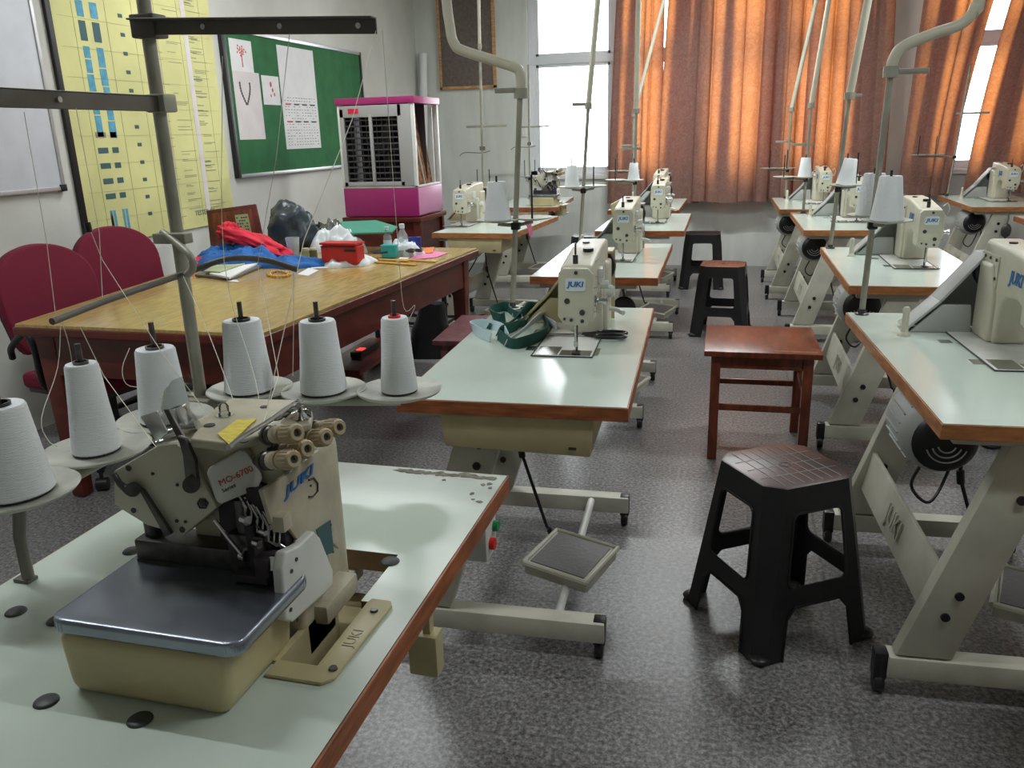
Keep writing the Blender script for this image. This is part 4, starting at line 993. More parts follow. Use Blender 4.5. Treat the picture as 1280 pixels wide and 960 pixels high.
def pipe(lab, pts, r, r2=None, sm=6):
    pp = smooth_path(pts, sm); k = len(pp)
    o = MB().tube(pp, r, 16).build('conduit_pipe', 'cream', off=pts[0]); tag(o, lab, 'pipe', GP)
    q = V(*pts[0]); MB().cyl(q + V(0, 0, -.02), q + V(0, 0, .015), r * 1.35, n=16).build('collar', 'greyp', o, q)
    e_ = V(*pts[-1]); MB().lathe([(r, -.01), (r * 2.4, -.008), (r * 2.6, 0), (0, 0)], e_, n=20).build('ceiling_rose', 'cream', o, q)
    return o
p0 = loc(-.832, 1.88, 2.6, .055, 1.172); 
pipe('cream pipe bending left at head height from the webbing table stand', [(p0[0] + .051, 3.06, 1.54), (p0[0] + .053, 3.06, 1.59), (p0[0] + .040, 3.06, 1.622), (-.85, 3.06, 1.645), (-.985, 3.06, 1.690), (-1.022, 3.06, 1.715), (-1.038, 3.06, 1.78), (-1.05, 3.06, 2.0), (-1.07, 3.06, CH)], .0185)
pipe('cream pipe bending right at head height from the nearest right table', [(.462, 3.09, 1.56), (.468, 3.09, 1.60), (.495, 3.09, 1.635), (.58, 3.09, 1.668), (.655, 3.09, 1.692), (.69, 3.09, 1.74), (.70, 3.09, 1.85), (.72, 3.09, CH)], .0175)
pipe('slim cream pipe crossing the uncovered bright window', [(-.905 + .051, 4.92, 1.54), (-.80, 4.92, 2.10), (-.73, 4.92, CH)], .016, sm=1)
pipe('cream pipe above the leaning cone in the right row', [(.502 + .032, 4.815, 1.54), (.583, 4.815, 2.0), (.68, 4.815, CH)], .020, sm=1)
pipe('cream pipe third along the right row against orange curtain', [(.492, 6.80, 1.54), (.56, 6.80, 2.26), (.64, 6.80, CH)], .018, sm=1)
pipe('upright cream pipe third along the left row before curtain', [(-.79, 6.70, 1.54), (-.785, 6.70, 2.3), (-.78, 6.70, CH)], .020, sm=1)
pipe('slanting cream pipe over the farthest left row table', [(-.99, 8.22, 1.54), (-.74, 8.22, 2.5), (-.60, 8.22, CH)], .017, sm=1)
pipe('slanting cream pipe over the farthest right row table', [(.43, 8.24, 1.54), (.575, 8.24, 2.44), (.67, 8.24, CH)], .019, sm=1)

# left side stations: lockstitch beside the cooler, overlock in the corner
tl = dup(tab_p, label='small wooden edged sewing table to the right of the pink cooler'); place(tl, -2.06, 5.47, -3); retint(tl)
place(dup(mac_p, label='white sewing machine right of the pink cooler'), -2.345, 5.35, 0, .75)
stL = make_stand('thread_stand', 'slender thread stand with two crossbars beside the brown board', GS, dishes=((.06, -.02), (-.06, .03)), dz=.22, top=1.3, lean=.01, gz=.70, guide=((-.13, 0), (.20, .01))); place(stL, -1.96, 6.42, -3, .75)
MB().tube(smooth_path([(-.19, 0, .49), (-.14, -.005, .515), (0, 0, .51), (.07, 0, .525)]), .0035, 8).bx(-.014, .03, -.01, .01, .53, .56).build('hook_bar', 'bar', stL)
pipe('thin pale pipe over the stand beside the brown board', [(-1.947, 6.42, 2.04), (-1.94, 6.42, 2.4), (-1.93, 6.42, CH)], .012, sm=1)
tl2 = dup(tab_p, label='sewing table in the corner under the uncovered window'); place(tl2, -2.17, 7.40, 4)
ov2 = dup(ov, label='far overlock machine in the corner under the uncovered window'); ov2.location = (-1.74, 7.68, .75)
stK = dup(stL, label='thin dark thread stand at the left edge of the uncovered window'); place(stK, -2.08, 8.46, 0, .75)
stR = make_stand('thread_stand', 'far right thread stand with crossbars in front of the curtain gap', GS, dishes=((-.30, 0), (-.16, 0)), dz=.36, lean=.05, top=1.1, gz=.70, guide=((-.05, 0), (.22, .01))); place(stR, 1.83, 8.36, 0, .75)
# ================================================================== STOOLS
def inset(pts, d):  # not used for geometry that must be exact
    return pts
def make_plastic_stool(lab, name='plastic_stool', hgt=.50, wt=.285, wb=.39, col='black', seat='black', worn=False):
    t = thing(name, lab, 'stool', (0, 0, 0), 0, 'plastic stools')
    ch = .045
    # seat: square with cut corners, raised rim and ribbed grid
    def octo(h, c): return [(-h + c, -h), (h - c, -h), (h, -h + c), (h, h - c), (h - c, h), (-h + c, h), (-h, h - c), (-h, -h + c)]
    h = wt / 2
    sm = MB().prism([(x, y, hgt - .014) for x, y in octo(h, ch)], (0, 0, .012), .005, 3); s_ = sm.build('seat', [seat], t)
    g = MB()
    n = 8
    for k in range(1, n):
        u = -h + .022 + (wt - .044) * k / n; lim = h - .02 if abs(u) < h - ch else h - .02 - (abs(u) - (h - ch))
        g.bx(u - .0007, u + .0007, -lim, lim, hgt - .003, hgt - .0005)
        for q_ in range(n):
            v = -lim + 2 * lim * (q_ + .5) / n
            if k % 2 == 0: g.bx(-lim, lim, u - .0005, u + .0005, hgt - .003, hgt - .001)
    g.build('grip_lines', 'grey_guard' if worn else col, s_)
    MB().lathe([(.012, 0), (.012, .0015), (.017, .0015), (.018, 0)], (0, 0, hgt - .002), n=20).build('centre_hole', 'black', s_)
    # four side panels leaning outwards, each with an upper window and a foot arch
    for k in range(4):
        R = RZ(k * PI / 2)
        def P3(s, z):
            f = 1 - z / hgt; half = (wt + (wb - wt) * f) / 2
            return R @ V(s, -half, z)
        def half_w(z): return (wt + (wb - wt) * (1 - z / hgt)) / 2
        top = hgt - .003
        cb = .030
        outer = [(-half_w(0) + cb, 0), (-half_w(0) + cb + .050, 0), (-half_w(.13) + .082, .12), (-half_w(.15) + .105, .150), (half_w(.15) - .105, .150), (half_w(.13) - .082, .12), (half_w(0) - cb - .050, 0), (half_w(0) - cb, 0), (half_w(top) - ch, top), (-half_w(top) + ch, top)]
        z0, z1 = .205, hgt - .075
        lo = half_w(z0) - .078; hi = half_w(z1) - .072; r = .022
        hole = []
        for cx, cz, a0 in ((lo - r, z0 + r, -PI / 2), (hi - r, z1 - r, 0), (-hi + r, z1 - r, PI / 2), (-lo + r, z0 + r, PI)):
            for i in range(6):
                a = a0 + PI / 2 * i / 5; hole.append((cx + r * math.cos(a), cz + r * math.sin(a)))
        nrm = R @ V(0, 1, .11)
        pn = MB().prism([P3(s, z) for s, z in outer], nrm * .006, hole=[[P3(s, z) for s, z in hole]])
        # rolled lips along the window and the rail
        pn.tube([P3(s, z) for s, z in hole + hole[:1]], .0042, 6, cap=False)
        pn.tube([P3(s, z) for s, z in outer[1:7]], .0045, 6)
        pn.build('side_panel', col, t)
        # bevelled corner post between this panel and the next
        c0, c1 = half_w(0), half_w(top)
        a, b_ = P3(c0 - cb, 0), R @ V(c0, -c0 + cb, 0); c_, d = P3(c1 - ch, top), R @ V(c1, -c1 + ch, top)
        inw = R @ V(-.7, .7, 0)
        lg = MB().add([a, b_, d, c_, a + inw * .008, b_ + inw * .008, d + inw * .008, c_ + inw * .008], [[0, 1, 2, 3], [7, 6, 5, 4], [0, 4, 5, 1], [1, 5, 6, 2], [2, 6, 7, 3], [3, 7, 4, 0]])
        lo_ = lg.build('leg', col, t)
        f = R @ V(c0 - .022, -c0 + .022, .012)
        MB().sphere(f, .030, (1.0, 1.0, .42), 10).build('foot', 'black', lo_)
    return t
stool_seat_m = mat('worn_red_brown_seat', (.095, .026, .020), .3, col2=(.014, .010, .011), var=.5, scale=9)
M['stoolseat'] = stool_seat_m
sA = make_plastic_stool('large black plastic stool nearest in the aisle with a worn ribbed seat', hgt=.49, seat='stoolseat', worn=True)
sA.location = (.165, 2.265, 0); sA.rotation_euler = (0, 0, math.radians(34))
M['stooltop2'] = mat('red_brown_stool_top', (.20, .075, .05), .3, var=.5, scale=12)
sB = make_plastic_stool('black plastic stool with a shiny red brown seat behind the wooden one', hgt=.49, wt=.30, wb=.40, seat='stooltop2'); place(sB, -.075, 5.93, -3)
sC = make_plastic_stool('farthest black plastic stool, near the back wall', hgt=.49, wt=.31, wb=.39, seat='black'); place(sC, -.29, 7.74, 2)
sD = dup(sC, label='black plastic stool mostly hidden below the second table of the right row'); place(sD, 1.28, 4.05, 10)
sE = dup(sC, label='black plastic stool glimpsed behind the second left row table'); place(sE, -1.30, 7.55, 5)

def make_wood_stool(lab, w, d, h, m='stoolwood', over=.03, legs=.04, rails=((.18,), (.26,)), name='wooden_stool', group='wooden stools', apron=.06):
    t = thing(name, lab, 'stool', (0, 0, 0), 0, group)
    MB().box((0, 0, h - .012), (w, d, .024), None, .004).build('seat', m, t)
    x, y = w / 2 - over - legs / 2, d / 2 - over - legs / 2
    for sx in (-1, 1):
        for sy in (-1, 1): MB().box((sx * x, sy * y, (h - .024) / 2), (legs, legs, h - .024), None, .003).build('leg', m, t)
    for s in (-1, 1):
        MB().box((0, s * y, h - .024 - apron / 2), (2 * x, .018, apron), None, .002).build('apron', m, t)
        MB().box((s * x, 0, h - .024 - apron / 2), (.018, 2 * y, apron), None, .002).build('apron', m, t)
        for z in rails[0]: MB().box((0, s * y, z), (2 * x, .018, .026), None, .002).build('rail', m, t)
        for z in rails[1]: MB().box((s * x, 0, z), (.018, 2 * y, .026), None, .002).build('rail', m, t)
    return t
ws = make_wood_stool('polished red brown wooden stool between the two rows', .475, .50, .50, rails=((.24,), (.30,))); place(ws, .128, 3.70, 1)
o = MB().bx(.05, .22, -.212, -.209, .4995, .5008).bx(.12, .225, -.224, -.222, .4995, .5008).build('scratch', 'ochre', ws)
pw = make_wood_stool('purple brown low stool between the big table and the webbing table', .34, .58, .46, 'purple', name='wooden_stool', rails=((.15,), (.15,))); place(pw, -1.235, 3.90, 4)
pw2 = make_wood_stool('orange edged wooden seat just entering at the lower right picture edge', .36, .36, .50, 'edge_light'); place(pw2, .89, 1.70, 8)

# ================================================================== BIG WOODEN TABLE
bt = thing('wooden_table', 'large yellow brown topped wooden table piled with cloth along the left wall', 'table', (-2.15, 3.6, 0)); BO = V(-2.15, 3.6, 0)
c4 = [(-2.675, 2.50), (-1.600, 2.49), (-1.495, 4.72), (-2.98, 4.76)]
def shrink(pts, d):
    cx = sum(p[0] for p in pts) / 4; cy = sum(p[1] for p in pts) / 4
    return [(p[0] + d * (1 if p[0] < cx else -1), p[1] + d * (1 if p[1] < cy else -1)) for p in pts]
MB().prism([(x, y, .722) for x, y in c4], (0, 0, .028), .003).build('tabletop', 'sunmica', bt, BO)
MB().prism([(x, y, .704) for x, y in shrink(c4, -.008)], (0, 0, .034), .006, 3).build('edge_moulding', 'mahog', bt, BO)
ci = shrink(c4, .045)
ap = MB()
for i in range(4):
    a, b_ = V(*ci[i], .58), V(*ci[(i + 1) % 4], .58); n = (b_ - a).cross(V(0, 0, 1)).normalized() * -.022; a.z = b_.z = .535
    ap.prism([a, b_, b_ + V(0, 0, .17), a + V(0, 0, .17)], n, .002)
ap.build('apron', 'mahog', bt, BO)
for x, y in shrink(c4, .085):
    l = MB().box((x, y, .355), (.09, .09, .70), None, .005)
    for v in l.v:
        if v.z < .1: v.x = x + (v.x - x) * .62; v.y = y + (v.y - y) * .62
    sx = 1 if x < -2 else -1
    l.prism([(x + sx * .04, y, .58), (x + sx * .15, y, .58), (x + sx * .04, y, .46)], (0, .02, 0), .002)
    l.build('leg', 'mahog', bt, BO)

# ================================================================== CRIMSON CHAIRS
def make_chair(lab):
    t = thing('office_chair', lab, 'chair', (0, 0, 0), 0, 'crimson fabric chairs')
    # faces +x; seat centre at the origin
    st_ = MB().box((0, 0, .445), (.46, .47, .07), None, .03, 5); st_.build('seat', 'crimson', t)
    MB().box((0, 0, .405), (.43, .44, .03), None, .012).build('seat_pan', 'black', t)
    # shield shaped back: rounded at the top, tapering to the base, slightly dished
    def back(name, m, off, thick, grow):
        pts = []; W = .235 + grow
        for k in range(33):
            a = PI * k / 32; pts.append((W * math.cos(a) * (1 if True else 1), .80 + (.195 + grow) * math.sin(a) ** .85))
        pts += [(-W * .99, .70), (-W * .92, .60), (-W * .80, .545 - grow), (W * .80, .545 - grow), (W * .92, .60), (W * .99, .70)]
        mb = MB().prism([(off, y, z) for y, z in pts], (thick, 0, 0), .014, 4)
        for v in mb.v:
            v.x += -.27 - (v.z - .54) * .16 + .35 * v.y * v.y
        mb.build(name, m, t)
    back('backrest', 'crimson', 0, .045, 0); back('back_shell', 'black', -.022, .024, -.006)
    MB().tube(smooth_path([(.05, 0, .40), (-.22, 0, .39), (-.29, 0, .45), (-.31, 0, .62)]), .022, 10).build('back_support', 'black', t)
    for s in (-1, 1):
        a = MB().tube(smooth_path([(.0, s * .22, .40), (-.03, s * .27, .46), (-.035, s * .275, .60), (-.06, s * .275, .665), (-.10, s * .275, .665), (-.20, s * .265, .60), (-.23, s * .25, .55)]), .014, 10)
        a.build('armrest', 'black', t)
    MB().cyl((0, 0, .13), (0, 0, .40), .026, n=16).build('gas_column', 'black', t)
    for k in range(5):
        a = 2 * PI * k / 5 + .3; d = V(math.cos(a), math.sin(a), 0)
        l = MB().tube([V(0, 0, .14), d * .15 + V(0, 0, .125), d * .28 + V(0, 0, .085)], [.026, .020, .015], 10)
        w = d * .28; l.cyl(w + V(0, 0, .09), w + V(0, 0, .055), .008).cyl(w + d.cross(V(0, 0, 1)) * .022 + V(0, 0, .027), w - d.cross(V(0, 0, 1)) * .022 + V(0, 0, .027), .027, n=16)
        l.build('base_leg', 'black', t)
    return t
cA = make_chair('crimson fabric chair cut by the left picture edge'); cA.location = (-2.70, 2.90, 0); cA.rotation_euler = (0, 0, -.18)
cB = dup(cA, label='crimson fabric chair further along behind the wooden table'); cB.location = (-2.87, 3.56, 0); cB.rotation_euler = (0, 0, -.30)
cA.location.x = -2.66

# ================================================================== THINGS ON THE BIG TABLE
TZ0 = .7505
def blob_cloth(name, lab, cat, c, sx, sy, h, m, seed, group=None, rz=0, sharp=2.2, rough=.35, n=56, fr=3.0):
    """heaped cloth: closed crumpled mound with creases"""
    vs = []; fs = []; off = Vector((seed * 3.7, seed * 1.3, 0))
    for j in range(n + 1):
        for i in range(n + 1):
            u = -1 + 2 * i / n; v = -1 + 2 * j / n
            r = math.hypot(u, v) or 1e-6; k = max(abs(u), abs(v)) / r; uu, vv = u * k, v * k; R = math.hypot(uu, vv)
            q_ = Vector((uu * sx, vv * sy, 0)) * (fr / .12) * .5 + off
            f = 1 - 2.2 * abs(noise.noise(q_)) + .6 * (.5 - abs(noise.noise(q_ * 2.3)) * 1.6)
            g_ = noise.noise(Vector((uu * 1.3, vv * 1.3, seed)))
            a_ = math.atan2(vv, uu); ed = 1 + .35 * noise.noise(Vector((math.cos(a_) * 1.5, math.sin(a_) * 1.5, seed * 2.1)))
            z = h * max(0, 1 - R ** sharp) ** .75 * (.78 + rough * (f - .5) + .45 * g_) + .007 * (R < .98)
            vs.append((uu * sx * ed, vv * sy * ed, max(.0, z)))
    for j in range(n):
        for i in range(n): fs.append([j * (n + 1) + i, j * (n + 1) + i + 1, (j + 1) * (n + 1) + i + 1, (j + 1) * (n + 1) + i])
    ring = [i for i in range(n + 1)] + [(j) * (n + 1) + n for j in range(1, n + 1)] + [n * (n + 1) + i for i in range(n - 1, -1, -1)] + [j * (n + 1) for j in range(n - 1, 0, -1)]
    fs.append(ring[::-1])
    mb = MB().add([RZ(rz) @ V(*v) for v in vs], fs); o = mb.build(name, m, sharp=80); o.location = c
    return tag(o, lab, cat, group)
def lump(name, lab, cat, c, s, m, seed, rot=None, group=None, amp=.18, fr=2.0, flat=None):
    """crumpled closed bag or bundle"""
    mb = MB().sphere((0, 0, 0), 1, n=26)
    for v in mb.v:
        d = 1 + amp * (noise.noise(v * fr + Vector((seed, 0, 0))) * 1.4 + .5 * (.3 - abs(noise.noise(v * fr * 2.6 + Vector((0, seed, 0)))))) 
        v.x *= s[0] * d; v.y *= s[1] * d; v.z *= s[2] * d
        if rot is not None: v.xyz = rot @ v
        if flat is not None: v.z = max(v.z, flat - c[2])
    o = mb.build(name, m, sharp=80); o.location = c
    return tag(o, lab, cat, group)
G = 'piled cloth on the big table'
blob_cloth('cloth_pile', 'crumpled blue cloth heap at the far left of the wooden table', 'cloth', (-2.66, 4.05, TZ0), .28, .24, .105, 'blue', 3, G, .2, 3.2, .30)
blob_cloth('cloth_pile', 'flat tongue of bright blue cloth beside the amber beads', 'cloth', (-2.28, 3.97, TZ0), .18, .12, .05, 'blue', 8, G, .3, 3, .3)
pc_ = Y(316, 301, 4.08)
lump('cloth_pile', 'bright red cloth draped over the blue heap', 'cloth', (pc_.x, pc_.y, pc_.z), (.205, .07, .040), 'redc', 4, RY(.30), G, .30, 2.2)
lump('cloth_pile', 'raised red cloth tip in front of the plaque', 'cloth', tuple(Y(286, 290, 4.12)), (.055, .05, .055), 'redc', 6, RY(.7), G, .30, 2.0)
blob_cloth('cloth_pile', 'small red cloth corner beside the second crimson chair', 'cloth', (-2.79, 3.86, TZ0), .08, .10, .05, 'redc', 12, G)
blob_cloth('cloth_pile', 'white crumpled cloth behind the red pouch', 'cloth', (-2.36, 4.56, TZ0), .15, .10, .13, 'whitec', 5, G, .2, 2.6, .3)
blob_cloth('cloth_pile', 'white crumpled cloth heap left of the clear bottles', 'cloth', (-2.22, 4.44, TZ0), .13, .11, .15, 'whitec', 21, G, .5, 2.4, .35)
blob_cloth('cloth_pile', 'loose white cloth around the foot of the red pouch', 'cloth', (-2.02, 4.06, TZ0), .16, .13, .04, 'whitec', 17, G, .4, 3, .4)
lump('bag', 'dark slate plastic bag bulging behind the red cloth', 'bag', (Y(365, 290, 4.55).x, 4.55, TZ0 + .125), (.145, .115, .165), 'darkbag', 9, None, None, .30, 1.7, TZ0)
lump('polythene_bag', 'crinkled clear polythene bag beside the dark bag', 'bag', (-2.42, 4.66, TZ0 + .07), (.11, .06, .09), 'plastic', 14, None, None, .4, 3.0, TZ0)
# leaning framed plaque
A, B, C_, D = Y(262, 300, 4.58), Y(329, 293, 4.62), Y(319, 255, 4.66), Y(258, 263, 4.62)
pl = thing('framed_plaque', 'brown wooden framed plaque leaning at the back of the big table', 'plaque', (A + B) / 2)
O = (A + B) / 2; nrm = (B - A).cross(D - A).normalized()
A.z = B.z = TZ0 + .002
bord = []
def lerp(a, b, t): return a + (b - a) * t
def quad(u0, u1, v0, v1):
    f = lambda u, v: lerp(lerp(A, B, u), lerp(D, C_, u), v)
    return [f(u0, v0), f(u1, v0), f(u1, v1), f(u0, v1)]
MB().prism(quad(0, 1, 0, 1), nrm * -.018, .003).build('frame', 'mahog', pl, O)
MB().prism(quad(.10, .90, .08, .90), nrm * .003, .001).build('backing', 'stoolwood', pl, O)
pp = MB().prism([p + nrm * .003 for p in quad(.56, .82, .3, .80)], nrm * .001).build('certificate', 'bookg', pl, O)
q_ = MB()
for r in range(6):
    for c in range(5):
        if (r * 3 + c * 5) % 4: q_.prism([p + nrm * .0045 for p in quad(.58 + c * .045, .58 + c * .045 + .03, .36 + r * .07, .39 + r * .07)], nrm * .0005)
q_.build('print', 'dk_txt', pp, O)
# books and papers
bk = thing('open_notebook', 'open notebook with green and white pages at the table edge', 'book', Z(285, 342, TZ0)); O = Z(285, 342, TZ0)
MB().prism([Z(*p, TZ0) for p in ((244, 346), (290, 351), (338, 331), (300, 322))], (0, 0, .012), .002).build('cover', 'bar', bk, O)
MB().prism([Z(*p, TZ0 + .013) for p in ((262, 344), (287, 349), (322, 331), (305, 324))], (0, 0, .010), .002).build('page_block', 'paper', bk, O)
MB().prism([Z(*p, TZ0 + .024) for p in ((255, 340), (275, 341), (322, 325), (288, 321))], (0, 0, .006), .001).build('green_page', 'bookg', bk, O)
for k, (pts, lab, m_) in enumerate((([(372, 343), (385, 345), (398, 338), (386, 335)], 'small white paper slip at the tip of the blue cloth', 'paper'), ([(388, 336), (452, 333), (458, 322), (396, 326)], 'white paper sheet lying under the red pouch', 'paper'), ([(285, 352), (300, 353), (296, 350), (286, 350)], 'tiny white paper scrap by the open notebook', 'paper'), ([(510, 325), (545, 322), (560, 316), (530, 313)], 'pink paper lying near the far right end of the table', 'pinkp'), ([(528, 317), (541, 316), (543, 309), (530, 310)], 'orange card lying next to the pink paper', 'orange'), ([(495, 327), (508, 327), (512, 322), (500, 322)], 'small white card between the ruler and the scissors', 'paper'))):
    z = TZ0 + (.003 if k in (4,) else 0) + k * .0004
    o = MB().prism([Z(*p, z) for p in pts], (0, 0, .0016)).build('paper_sheet', m_, off=Z(*pts[0], z)); tag(o, lab, 'paper', 'loose papers on the big table')
# beads
bd_ = thing('bead_string', 'coiled string of amber beads lying by the blue cloth', 'beads', Z(348, 343, TZ0)); O = Z(348, 343, TZ0)
m1 = MB()
for k in range(34):
    t_ = k / 34 * 4 * PI; p = Z(348 + 15 * math.cos(t_) * (1 - k / 90), 342.5 + 3.5 * math.sin(t_), TZ0 + .008) ; m1.sphere(p, .0075, n=6)
m1.build('bead', 'amber', bd_, O)
# drinking glass
gp = V(Y(367, 315, 4.26).x, 4.26, TZ0)
gl = thing('drinking_glass', 'clear drinking glass with water beside the blue cloth', 'glass', gp)
MB().lathe([(0, 0), (.030, 0), (.040, .115), (.0385, .115), (.029, .006), (0, .006)], n=28).build('tumbler', 'pet', gl)
MB().lathe([(0, .007), (.0285, .007), (.033, .062), (0, .062)], n=28).build('water', 'clear', gl)
# small jars beside the pouch
for (x, y, r, h, m_, lab) in ((383, 321, .022, .05, 'bookg', 'small cream jar right of the drinking glass'), (392, 322, .022, .055, 'olive', 'small olive jar between cream jar and red pouch')):
    p = Z(x, y, TZ0); j = thing('small_jar', lab, 'jar', p, 0, 'small jars')
    MB().lathe([(0, 0), (r, 0), (r, h * .75), (r * .8, h * .8), (r * .8, h * .82), (0, h * .82)], n=20).build('jar_body', m_, j)
    MB().lathe([(0, h * .8), (r * .9, h * .8), (r * .9, h), (0, h)], n=20).build('lid', 'knob_l', j)
# red pouch
p = Z(424, 333, TZ0); p.y += .0; rp = thing('zip_pouch', 'red zipped box pouch on the big table', 'pouch', p, -.06)
MB().box((0, .05, .058), (.215, .10, .105), None, .018, 4).build('pouch_body', 'redbag', rp)
MB().box((0, .05, .117), (.219, .104, .012), None, .005, 2).build('lid_flap', 'redbag', rp)
MB().tube([(-.10, -.0035, .102), (.10, -.0035, .102)], .003, 6).bx(.04, .108, -.006, 0, .078, .092, .002).build('zip', 'black', rp)
# bottles
for (x, y, r, h, lab) in ((484, 307, .024, .155, 'smaller clear bottle with a white cap, left of the pair'), (503, 309, .030, .175, 'larger clear bottle with a white cap, right of the pair')):
    yb = 4.47 if x < 490 else 4.43; p = V(Y(x, 295, yb).x, yb, TZ0); bo = thing('clear_bottle', lab, 'bottle', p, 0, 'clear bottles')
    MB().lathe([(0, 0), (r, 0), (r * 1.02, .004), (r, h * .62), (r * .45, h * .80), (r * .42, h * .86), (0, h * .86)], n=26).build('bottle_body', 'pet', bo)
    MB().lathe([(0, 0), (r * .5, 0), (r * .52, h * .14), (0, h * .14)], (0, 0, h * .85), n=20).build('cap', 'whitec', bo)
    MB().lathe([(r * 1.01, h * .2), (r * 1.03, h * .2), (r * 1.03, h * .5), (r * 1.01, h * .5)], n=26).build('bottle_label', 'paleblue', bo)
p = V(Y(518, 295, 4.54).x, 4.54, TZ0); tr = MB().lathe([(.018, 0), (.038, 0), (.038, .085), (.018, .085), (.018, 0)], n=26).build('tape_roll', 'navy', off=None); tr.location = p; tag(tr, 'dark blue tape roll standing right of the bottles', 'tape roll')
tl_ = thing('teal_case', 'teal plastic case below the clear bottles', 'case', Z(485, 323, TZ0)); MB().box((0, .03, .034), (.085, .05, .066), None, .008).build('case_body', 'teal', tl_); MB().box((0, .03, .069), (.088, .053, .008), None, .003).build('lid', 'teal', tl_)
fo_p = [Y(412, 294, 4.44), Y(490, 292, 4.44), Y(497, 285, 4.58), Y(470, 277, 4.74), Y(424, 279, 4.74)]
fo = MB().hull(fo_p + [q_ + V(0, 0, .010) for q_ in fo_p], .002).build('folder', 'mint', off=fo_p[0]); tag(fo, 'green plastic folder lying on top of the white cloth', 'folder')
# scissors heap and rulers
def scissors(name, lab, p, rz, s=1.0, m='black'):
    t = thing(name, lab, 'scissors', p, rz, 'scissors')
    for k in (-1, 1):
        b = MB().prism([(0, -.006 * k, 0), (.12 * s, -.0005 * k, 0), (.125 * s, .004 * k, 0), (.10 * s, .009 * k, 0), (-.01, .008 * k, 0)], (0, 0, .003), .0006); b.build('blade', 'steel', t)
        c = V(-.075 * s, .024 * k, .004); pts = [c + V(.040 * s * math.cos(a), .018 * s * math.sin(a), 0) for a in [2 * PI * i / 20 for i in range(21)]]
        MB().tube(pts, .0055, 8, cap=False).tube([(0, 0, .004), (-.038 * s, .018 * k, .004)], .006, 8).build('handle', m, t)
    MB().cyl((0, 0, -.001), (0, 0, .008), .005).build('pivot', 'steel', t)
    return t
blob_cloth('cloth_pile', 'dark and white patterned scrap heap at the far right of the big table', 'cloth', (-1.83, 4.42, TZ0), .11, .08, .07, 'whitec', 31, G, -.2, 2.5, .5)
scissors('scissors', 'black handled scissors lying on the scrap heap', (-1.86, 4.33, TZ0 + .03), .6, 1.1)
scissors('scissors', 'black handled scissors at the near side of the scrap heap', (-1.78, 4.36, TZ0 + .035), 2.3, 1.0)
rr = [((468, 328), (520, 332), 'longer ochre ruler nearest the table edge'), ((500, 325), (546, 328), 'ochre ruler lying behind the longer one'), ((475, 325), (510, 327), 'short ochre pencil behind both rulers')]
for k, (a, b_, lab) in enumerate(rr):
    a, b_ = Z(*a, TZ0 + .002), Z(*b_, TZ0 + .002); d = (b_ - a).normalized(); s_ = d.cross(V(0, 0, 1)) * .012
    o = MB().prism([a - s_, b_ - s_, b_ + s_, a + s_], (0, 0, .006), .001).build('ruler', 'ochre', off=a); tag(o, lab, 'ruler', 'ochre rulers')

# ================================================================== AIR COOLER on its stand
CX0, CX1, CY0, CY1 = -2.82, -2.235, 5.70, 6.22
ac = thing('air_cooler', 'pink and grey metal air cooler standing in the left corner', 'air cooler', (-2.53, 5.95, .835)); O = V(-2.53, 5.95, .835)
def a_(mb, n, m, p=ac): return mb.build(n, m, p, O)
a_(MB().bx(CX0, CX1, CY0, CY1, .84, 1.045, .008), 'water_tank', 'pink')
a_(MB().bx(CX1 - .003, CX1 + .004, CY0 + .01, CY1 - .01, .85, 1.04, .002), 'tank_side', 'ltpink')
a_(MB().bx(CX0 - .01, CX1 + .012, CY0 - .012, CY1 + .01, 1.625, 1.672, .006), 'top_cover', 'pink')
fr = MB()
for x0, x1 in ((CX0, CX0 + .035), (CX1 - .035, CX1)):
    for y0, y1 in ((CY0, CY0 + .035), (CY1 - .035, CY1)): fr.bx(x0, x1, y0, y1, 1.045, 1.625, .003)
fr.bx(CX0, CX1, CY0 + .0, CY0 + .02, 1.045, 1.075, .002).bx(CX1 - .02, CX1, CY0, CY1, 1.045, 1.06, .002)
a_(fr, 'corner_frame', 'white_en')
a_(MB().bx(CX0 + .03, CX1 - .03, CY0 + .30, CY0 + .305, 1.045, 1.625).bx(CX0 + .004, CX0 + .01, CY0 + .03, CY1 - .03, 1.045, 1.625), 'inner_panel', 'darkin')
g = MB().bx(CX0 + .02, CX1 - .09, CY0 - .006, CY0 + .012, 1.54, 1.62, .003).bx(CX1 - .12, CX1 - .02, CY0 - .006, CY0 + .012, 1.06, 1.62, .003).bx(CX0 + .02, CX0 + .05, CY0 - .006, CY0 + .012, 1.06, 1.60, .003).bx(CX0 + .02, CX1 - .09, CY0 - .006, CY0 + .012, 1.06, 1.09, .003).bx(CX0 + .245, CX0 + .268, CY0 - .010, CY0 + .012, 1.06, 1.56, .003)
gr = a_(g, 'front_grille', 'grille')
lv = MB()
for k in range(11): lv.box(((CX0 + CX1) / 2 - .04, CY0 + .012, 1.11 + k * .041), (.42, .022, .0035), RX(.4))
for k in range(11): lv.bx(CX0 + .06 + k * .04, CX0 + .0625 + k * .04, CY0 - .002, CY0 + .002, 1.09, 1.54)
a_(lv, 'louvre', 'dk_txt', gr)
fb = MB()
for k in range(5):
    a = 2 * PI * k / 5; fb.box((-2.55 + .10 * math.cos(a), CY0 + .16, 1.32 + .10 * math.sin(a)), (.15, .008, .07), RY(-a) @ RX(.5), .002)
fb.cyl((-2.55, CY0 + .12, 1.32), (-2.55, CY0 + .20, 1.32), .035); a_(fb, 'fan', 'dk_txt')
a_(MB().bx(CX0 + .09, CX0 + .17, CY0 - .0085, CY0 - .006, 1.565, 1.60), 'badge', 'redc', gr)
